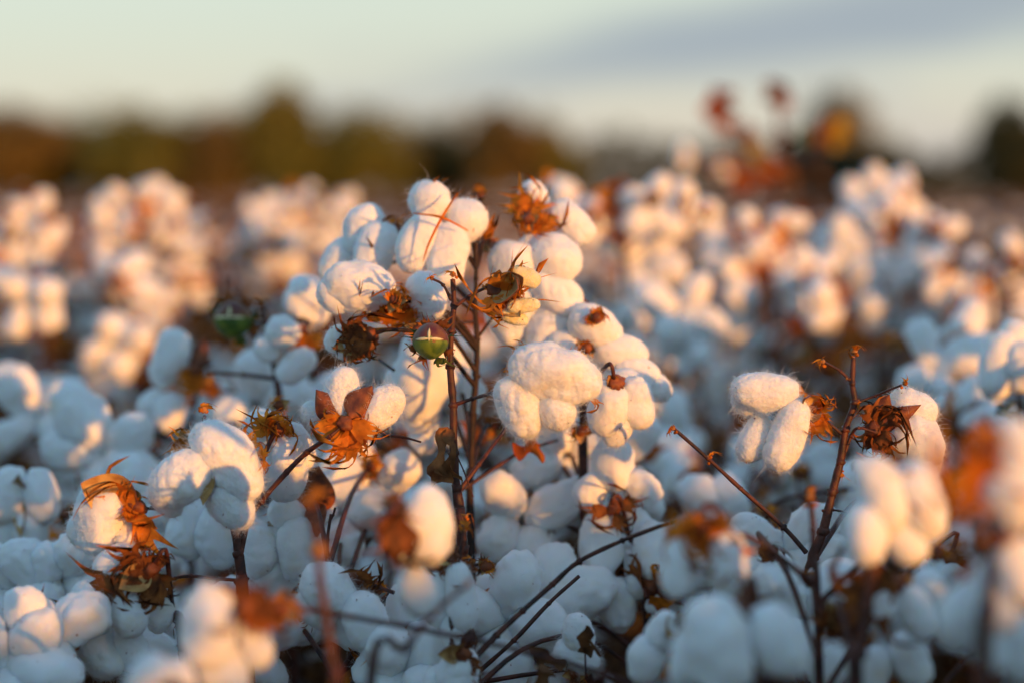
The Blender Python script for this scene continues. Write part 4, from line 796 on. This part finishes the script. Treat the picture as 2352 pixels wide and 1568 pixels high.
def cap(x, y, top):
    t0 = (1.5 - y) / -CA; top = min(top, .768 + max(t0, 0) * TEL)          # keeps the sharp plants' upper bolls in the sun
    for (px, py, d, *wd) in LIT:
        q = P(px, py, d); t = (x - q[0]) * SA + (y - q[1]) * CA; s = abs((x - q[0]) * CA - (y - q[1]) * SA)
        if t > 0 and s < (wd[0] if wd else .2): top = min(top, q[2] + t * TEL - .04)
    return max(top, .5)
def plain_plant(seed):
    rs = np.random.RandomState(seed); g = G(); H = .8; pts = np.array([[rs.normal(0, .008), rs.normal(0, .008), z] for z in np.linspace(0, H - .04, 5)])
    tube(g, pts, np.linspace(.0065, .0025, 5), 0, 4, seed, smooth=1); a = rs.uniform(0, 6.28)
    for k in range(26):
        z = .25 + (H - .29) * ((k + .5) / 26) ** .7; a += 2.4 + rs.normal(0, .3); L = rs.uniform(.05, .17) * (1 - .35 * (z / H) ** 2); e = rs.uniform(.1, .8)
        st = stem_at(pts, z); dr = np.array([math.cos(a), math.sin(a), 0]); p2 = st + dr * L + np.array([0, 0, L * e]); tube(g, [st, p2], [.0026, .0018], 0, 3, seed + k, smooth=1)
        ax = dr + np.array([0, 0, rs.uniform(-.7, .5)]) + rs.normal(0, .3, 3); ax /= np.linalg.norm(ax); s = rs.uniform(.7, .85)
        F = frame(ax, rs.normal(0, 1, 3)); n = rs.choice([4, 5]); ph = rs.uniform(0, 6.28)
        for m in range(n):
            b = ph + m / n * 6.283; rad = F[0] * math.cos(b) + F[2] * math.sin(b); h = rs.uniform(.2, 1.)
            p0 = p2 + (rad * .013 + ax * .016) * s; lobe(g, p0, p0 + (rad * h + ax * (1.15 - h)) * .030 * s, .014 * s, .017 * s, seed + k * 7 + m, 2, m=1)
        for m in range(3):
            b = ph + m * 2.1; rad = F[0] * math.cos(b) + F[2] * math.sin(b)
            V = np.array([p2, p2 + (rad * .02 + F[0] * .012), p2 + rad * .042 * s + rs.normal(0, .008, 3), p2 + (rad * .02 - F[0] * .012)]); g.add(V, [[0, 1, 2, 3]], 2)
    for k in range(40):
        b = pts[rs.randint(2, 5)] + rs.normal(0, .06, 3); v = rs.normal(0, .045, (4, 3)); g.add(b + v, [[0, 1, 2, 3]], 3)
    return g
PG = [plain_plant(800 + k) for k in range(6)]
gs = G()
for i, (x, y) in enumerate(SHADE):
    top = cap(x, y, 2) - .018 - rs.uniform(0, .035) if y < 1.6 and x > 0 else rs.uniform(.80, .90)
    s = top / .86; gs.merge(PG[i % 6], Matrix.Translation((x, y, 0)) @ Matrix.Rotation(rs.uniform(0, 6.28), 4, 'Z') @ Matrix.Diagonal((max(s, .9), max(s, .9), s, 1)))
tag(link('cotton_crop', gs.mesh('cotton_crop', [M_STEM, M_LINTFAR, M_BRACT, M_LEAF])), 'cotton crop going on to both sides of the picture', 'cotton crop', None, 'stuff')

# ------------------------------------------------------------------ the far field as one mass
def far_field():
    rs = np.random.RandomState(5); g = G(); v2, f2 = ico(2); v1, f1 = ico(1)
    for y0, y1, nn, q in ((Y1 - .1, 24, 9000, 2), (24, 60, 6500, 1), (60, 160, 4200, 1)):
        y = y0 + (y1 - y0) * rs.rand(nn) ** (1.0 if y1 < 60 else .8); x = (rs.rand(nn) * 2 - 1) * (FT * y * (1 if y1 < 30 else 1.5) + 1.5); z = .87 + .05 * vnoise(np.stack([x * 1.6, y * .7, y * 0], 1), 3) - np.abs(rs.normal(0, .15, nn))
        v, f = (v2, f2) if q == 2 else (v1, f1)
        s = rs.uniform(.018, .028, (nn, 1, 1)) * (1 if y1 < 30 else (1.5 if y1 < 70 else 2.2)) * np.stack([rs.uniform(.8, 1.5, nn), rs.uniform(.8, 1.3, nn), rs.uniform(.7, 1.4, nn)], 1)[:, None]
        V = v[None] * s * (1 + .25 * rs.normal(0, 1, (nn, len(v), 1)) * (1 if q == 2 else .6)) + np.stack([x, y, z], 1)[:, None]
        F = f[None] + (np.arange(nn) * len(v))[:, None, None]; g.add(V.reshape(-1, 3), F.reshape(-1, 3), 0)
        ns = nn // 2; y = y0 + (y1 - y0) * rs.rand(ns); x = (rs.rand(ns) * 2 - 1) * (FT * y * (1 if y1 < 30 else 1.5) + 1.5); k = 1 if y1 < 30 else 2.5     # stems and bracts
        a = np.stack([x, y, np.full(ns, .0)], 1); b = a + np.stack([rs.normal(0, .05, ns), rs.normal(0, .05, ns), rs.uniform(.6, .84, ns)], 1); w = np.array([.010 * k, 0, 0]); w2 = np.array([0, .010 * k, 0])
        V = np.stack([a - w, a + w, b + w * .5, b - w * .5, a - w2, a + w2, b + w2 * .5, b - w2 * .5], 1).reshape(-1, 3); base = np.arange(ns)[:, None] * 8
        g.add(V, np.concatenate([base + [0, 1, 2, 3], base + [4, 5, 6, 7]]), 1)
        nb = int(nn * 3.0); y = y0 + (y1 - y0) * rs.rand(nb); x = (rs.rand(nb) * 2 - 1) * (FT * y * (1 if y1 < 30 else 1.5) + 1.5); z = .90 - np.abs(rs.normal(0, .10, nb)); c = np.stack([x, y, z], 1)
        V = (c[:, None] + rs.normal(0, .03 * k ** .5, (nb, 3, 3))).reshape(-1, 3); g.add(V, np.arange(nb * 3).reshape(-1, 3), 2)
    o = link('far_cotton', g.mesh('far_cotton', [M_LINTFAR, M_STEM, M_LEAF])); tag(o, 'far cotton crop reaching to the trees as one pale mass', 'cotton crop', None, 'stuff')
far_field()

# ------------------------------------------------------------------ trees on the horizon
def crown_geo(g, cx, cy, blobs, n, size, seed, m=0):
    rs = np.random.RandomState(seed); tot = sum(b[3] * b[4] for b in blobs); size *= 1.25; n = int(n * 1.5)
    for (bx, by, bz, rx, rz) in blobs:
        k = int(n * rx * rz / tot) + 20; d = rs.normal(0, 1, (k, 3)); d /= np.linalg.norm(d, axis=1)[:, None]; rad = rs.uniform(.25, 1, k) ** .45
        lump = 1 + .22 * vnoise(d * 2.4 + seed, seed)
        c = np.array([cx + bx, cy + by, bz]) + d * (rad * lump)[:, None] * np.array([rx, rx * .9, rz])
        V = (c[:, None] + rs.normal(0, size, (k, 3, 3))).reshape(-1, 3); g.add(V, np.arange(k * 3).reshape(-1, 3), m)
M_TREE = [mat('tree_leaf_olive', (0.13, 0.135, 0.022), .8, col2=(0.24, 0.21, 0.042), scale=.25, trans=.25), mat('tree_leaf_brown', (0.14, 0.095, 0.026), .8, col2=(0.25, 0.17, 0.045), scale=.25, trans=.25), mat('tree_leaf_dark', (0.045, 0.055, 0.025), .8, col2=(0.10, 0.10, 0.04), scale=.25, trans=.2), mat('tree_leaf_hazed_grey', (0.22, 0.21, 0.14), .8, col2=(0.32, 0.29, 0.19), scale=.25, trans=.25)]  # the grey leaf has the lightening of distant haze mixed into its colour
M_TRUNK = mat('tree_bark', (0.05, 0.035, 0.025), .9, col2=(0.1, 0.07, 0.05), scale=2, bump=.5, bscale=8, bdist=.05)
def tree(px, ytop, wpx, D, mi, label, seed, group='trees on the horizon'):
    K = D / PXR; x = (px - 1176) * K; ytop -= 52 if px < 1700 else 26; top = CAM_Z + (461 - ytop) * K; W = wpx * K / 2; rs = np.random.RandomState(seed)
    root = bpy.data.objects.new('broadleaf_tree', None); col.objects.link(root); root.location = (x, D, 0); tag(root, label, 'tree', group)
    g = G(); tube(g, [(0, 0, -.2), (.1, 0, top * .3), (-.1, .1, top * .62)], [top * .035, top * .026, top * .014], 0, 8, seed, smooth=3)
    for k in range(5):
        a = k * 1.3 + seed; tube(g, [(0, 0, top * (.25 + .06 * k)), (math.cos(a) * W * .35, math.sin(a) * W * .35, top * (.45 + .06 * k)), (math.cos(a) * W * .6, math.sin(a) * W * .5, top * (.62 + .05 * k))], [top * .014, top * .009, top * .004], 0, 6, seed + k, smooth=2)
    link('trunk', g.mesh('trunk', [M_TRUNK]), root)
    bl = [(0, 0, top * .60, W * .62, top * .36)]
    for k in range(7): a = k * .9 + seed; bl.append((math.cos(a) * W * rs.uniform(.35, .62), math.sin(a) * W * .5, top * rs.uniform(.28, .62), W * rs.uniform(.35, .5), top * rs.uniform(.17, .26)))
    g = G(); crown_geo(g, 0, 0, bl, 2600, top * .028, seed); link('crown', g.mesh('crown', [M_TREE[mi]]), root)
T = [(30, 285, 330, 150, 1, 'brownish tree at the far left edge of the horizon'), (330, 292, 300, 150, 0, 'low olive tree left of the highest hump'), (180, 325, 260, 155, 0, 'lower tree between the two leftmost ones'), (500, 300, 240, 150, 1, 'tree leaning into the left side of the highest hump'), (655, 236, 250, 150, 0, 'tallest olive-brown tree, the highest hump left of centre'), (830, 300, 300, 152, 0, 'olive tree on the right shoulder of the highest hump'), (1000, 335, 260, 156, 1, 'low brown tree above the central plant tip'), (1150, 292, 220, 150, 1, 'rounded brown tree directly behind the centre'), (1260, 335, 180, 152, 0, 'small tree at the right end of the main tree belt'),
     (1930, 215, 230, 170, 3, 'pale grey-green tall tree behind the leafy plant at right'), (1830, 330, 170, 172, 3, 'smaller grey tree left of the pale tall tree'), (2320, 250, 240, 150, 2, 'dark green tree at the right edge of the picture'), (2400, 300, 160, 150, 2, 'dark tree just beyond the right edge tree'), (2040, 340, 150, 172, 3, 'low grey tree right of the pale tall tree')]
for k, a in enumerate(T): tree(*a, seed=k * 3 + 1)
g = G()
K = 165 / PXR
for i, px in enumerate(np.arange(-1300, 3700, 26)):
    yt = 252 if px < 1290 else (316 if px < 1750 else (350 if px < 2180 else 325)); yt += 14 * math.sin(px * .021) + 8 * math.sin(px * .07); top = CAM_Z + (461 - yt) * K
    crown_geo(g, (px - 1176) * K, 165, [(0, 0, top * .5, 1.4, top * .52)], 130, .2, 900 + i, (0 if px < 1000 else 1) if px < 1330 else 2)
tag(link('far_wood', g.mesh('far_wood', M_TREE[:3])), 'low dark wood edge closing the field along the horizon', 'wood', None, 'stuff')

for dt in PROTO:
    for k, o in enumerate(PROTO[dt]):
        if (dt, k) not in used:
            for c in list(o.children_recursive) + [o]: bpy.data.objects.remove(c)
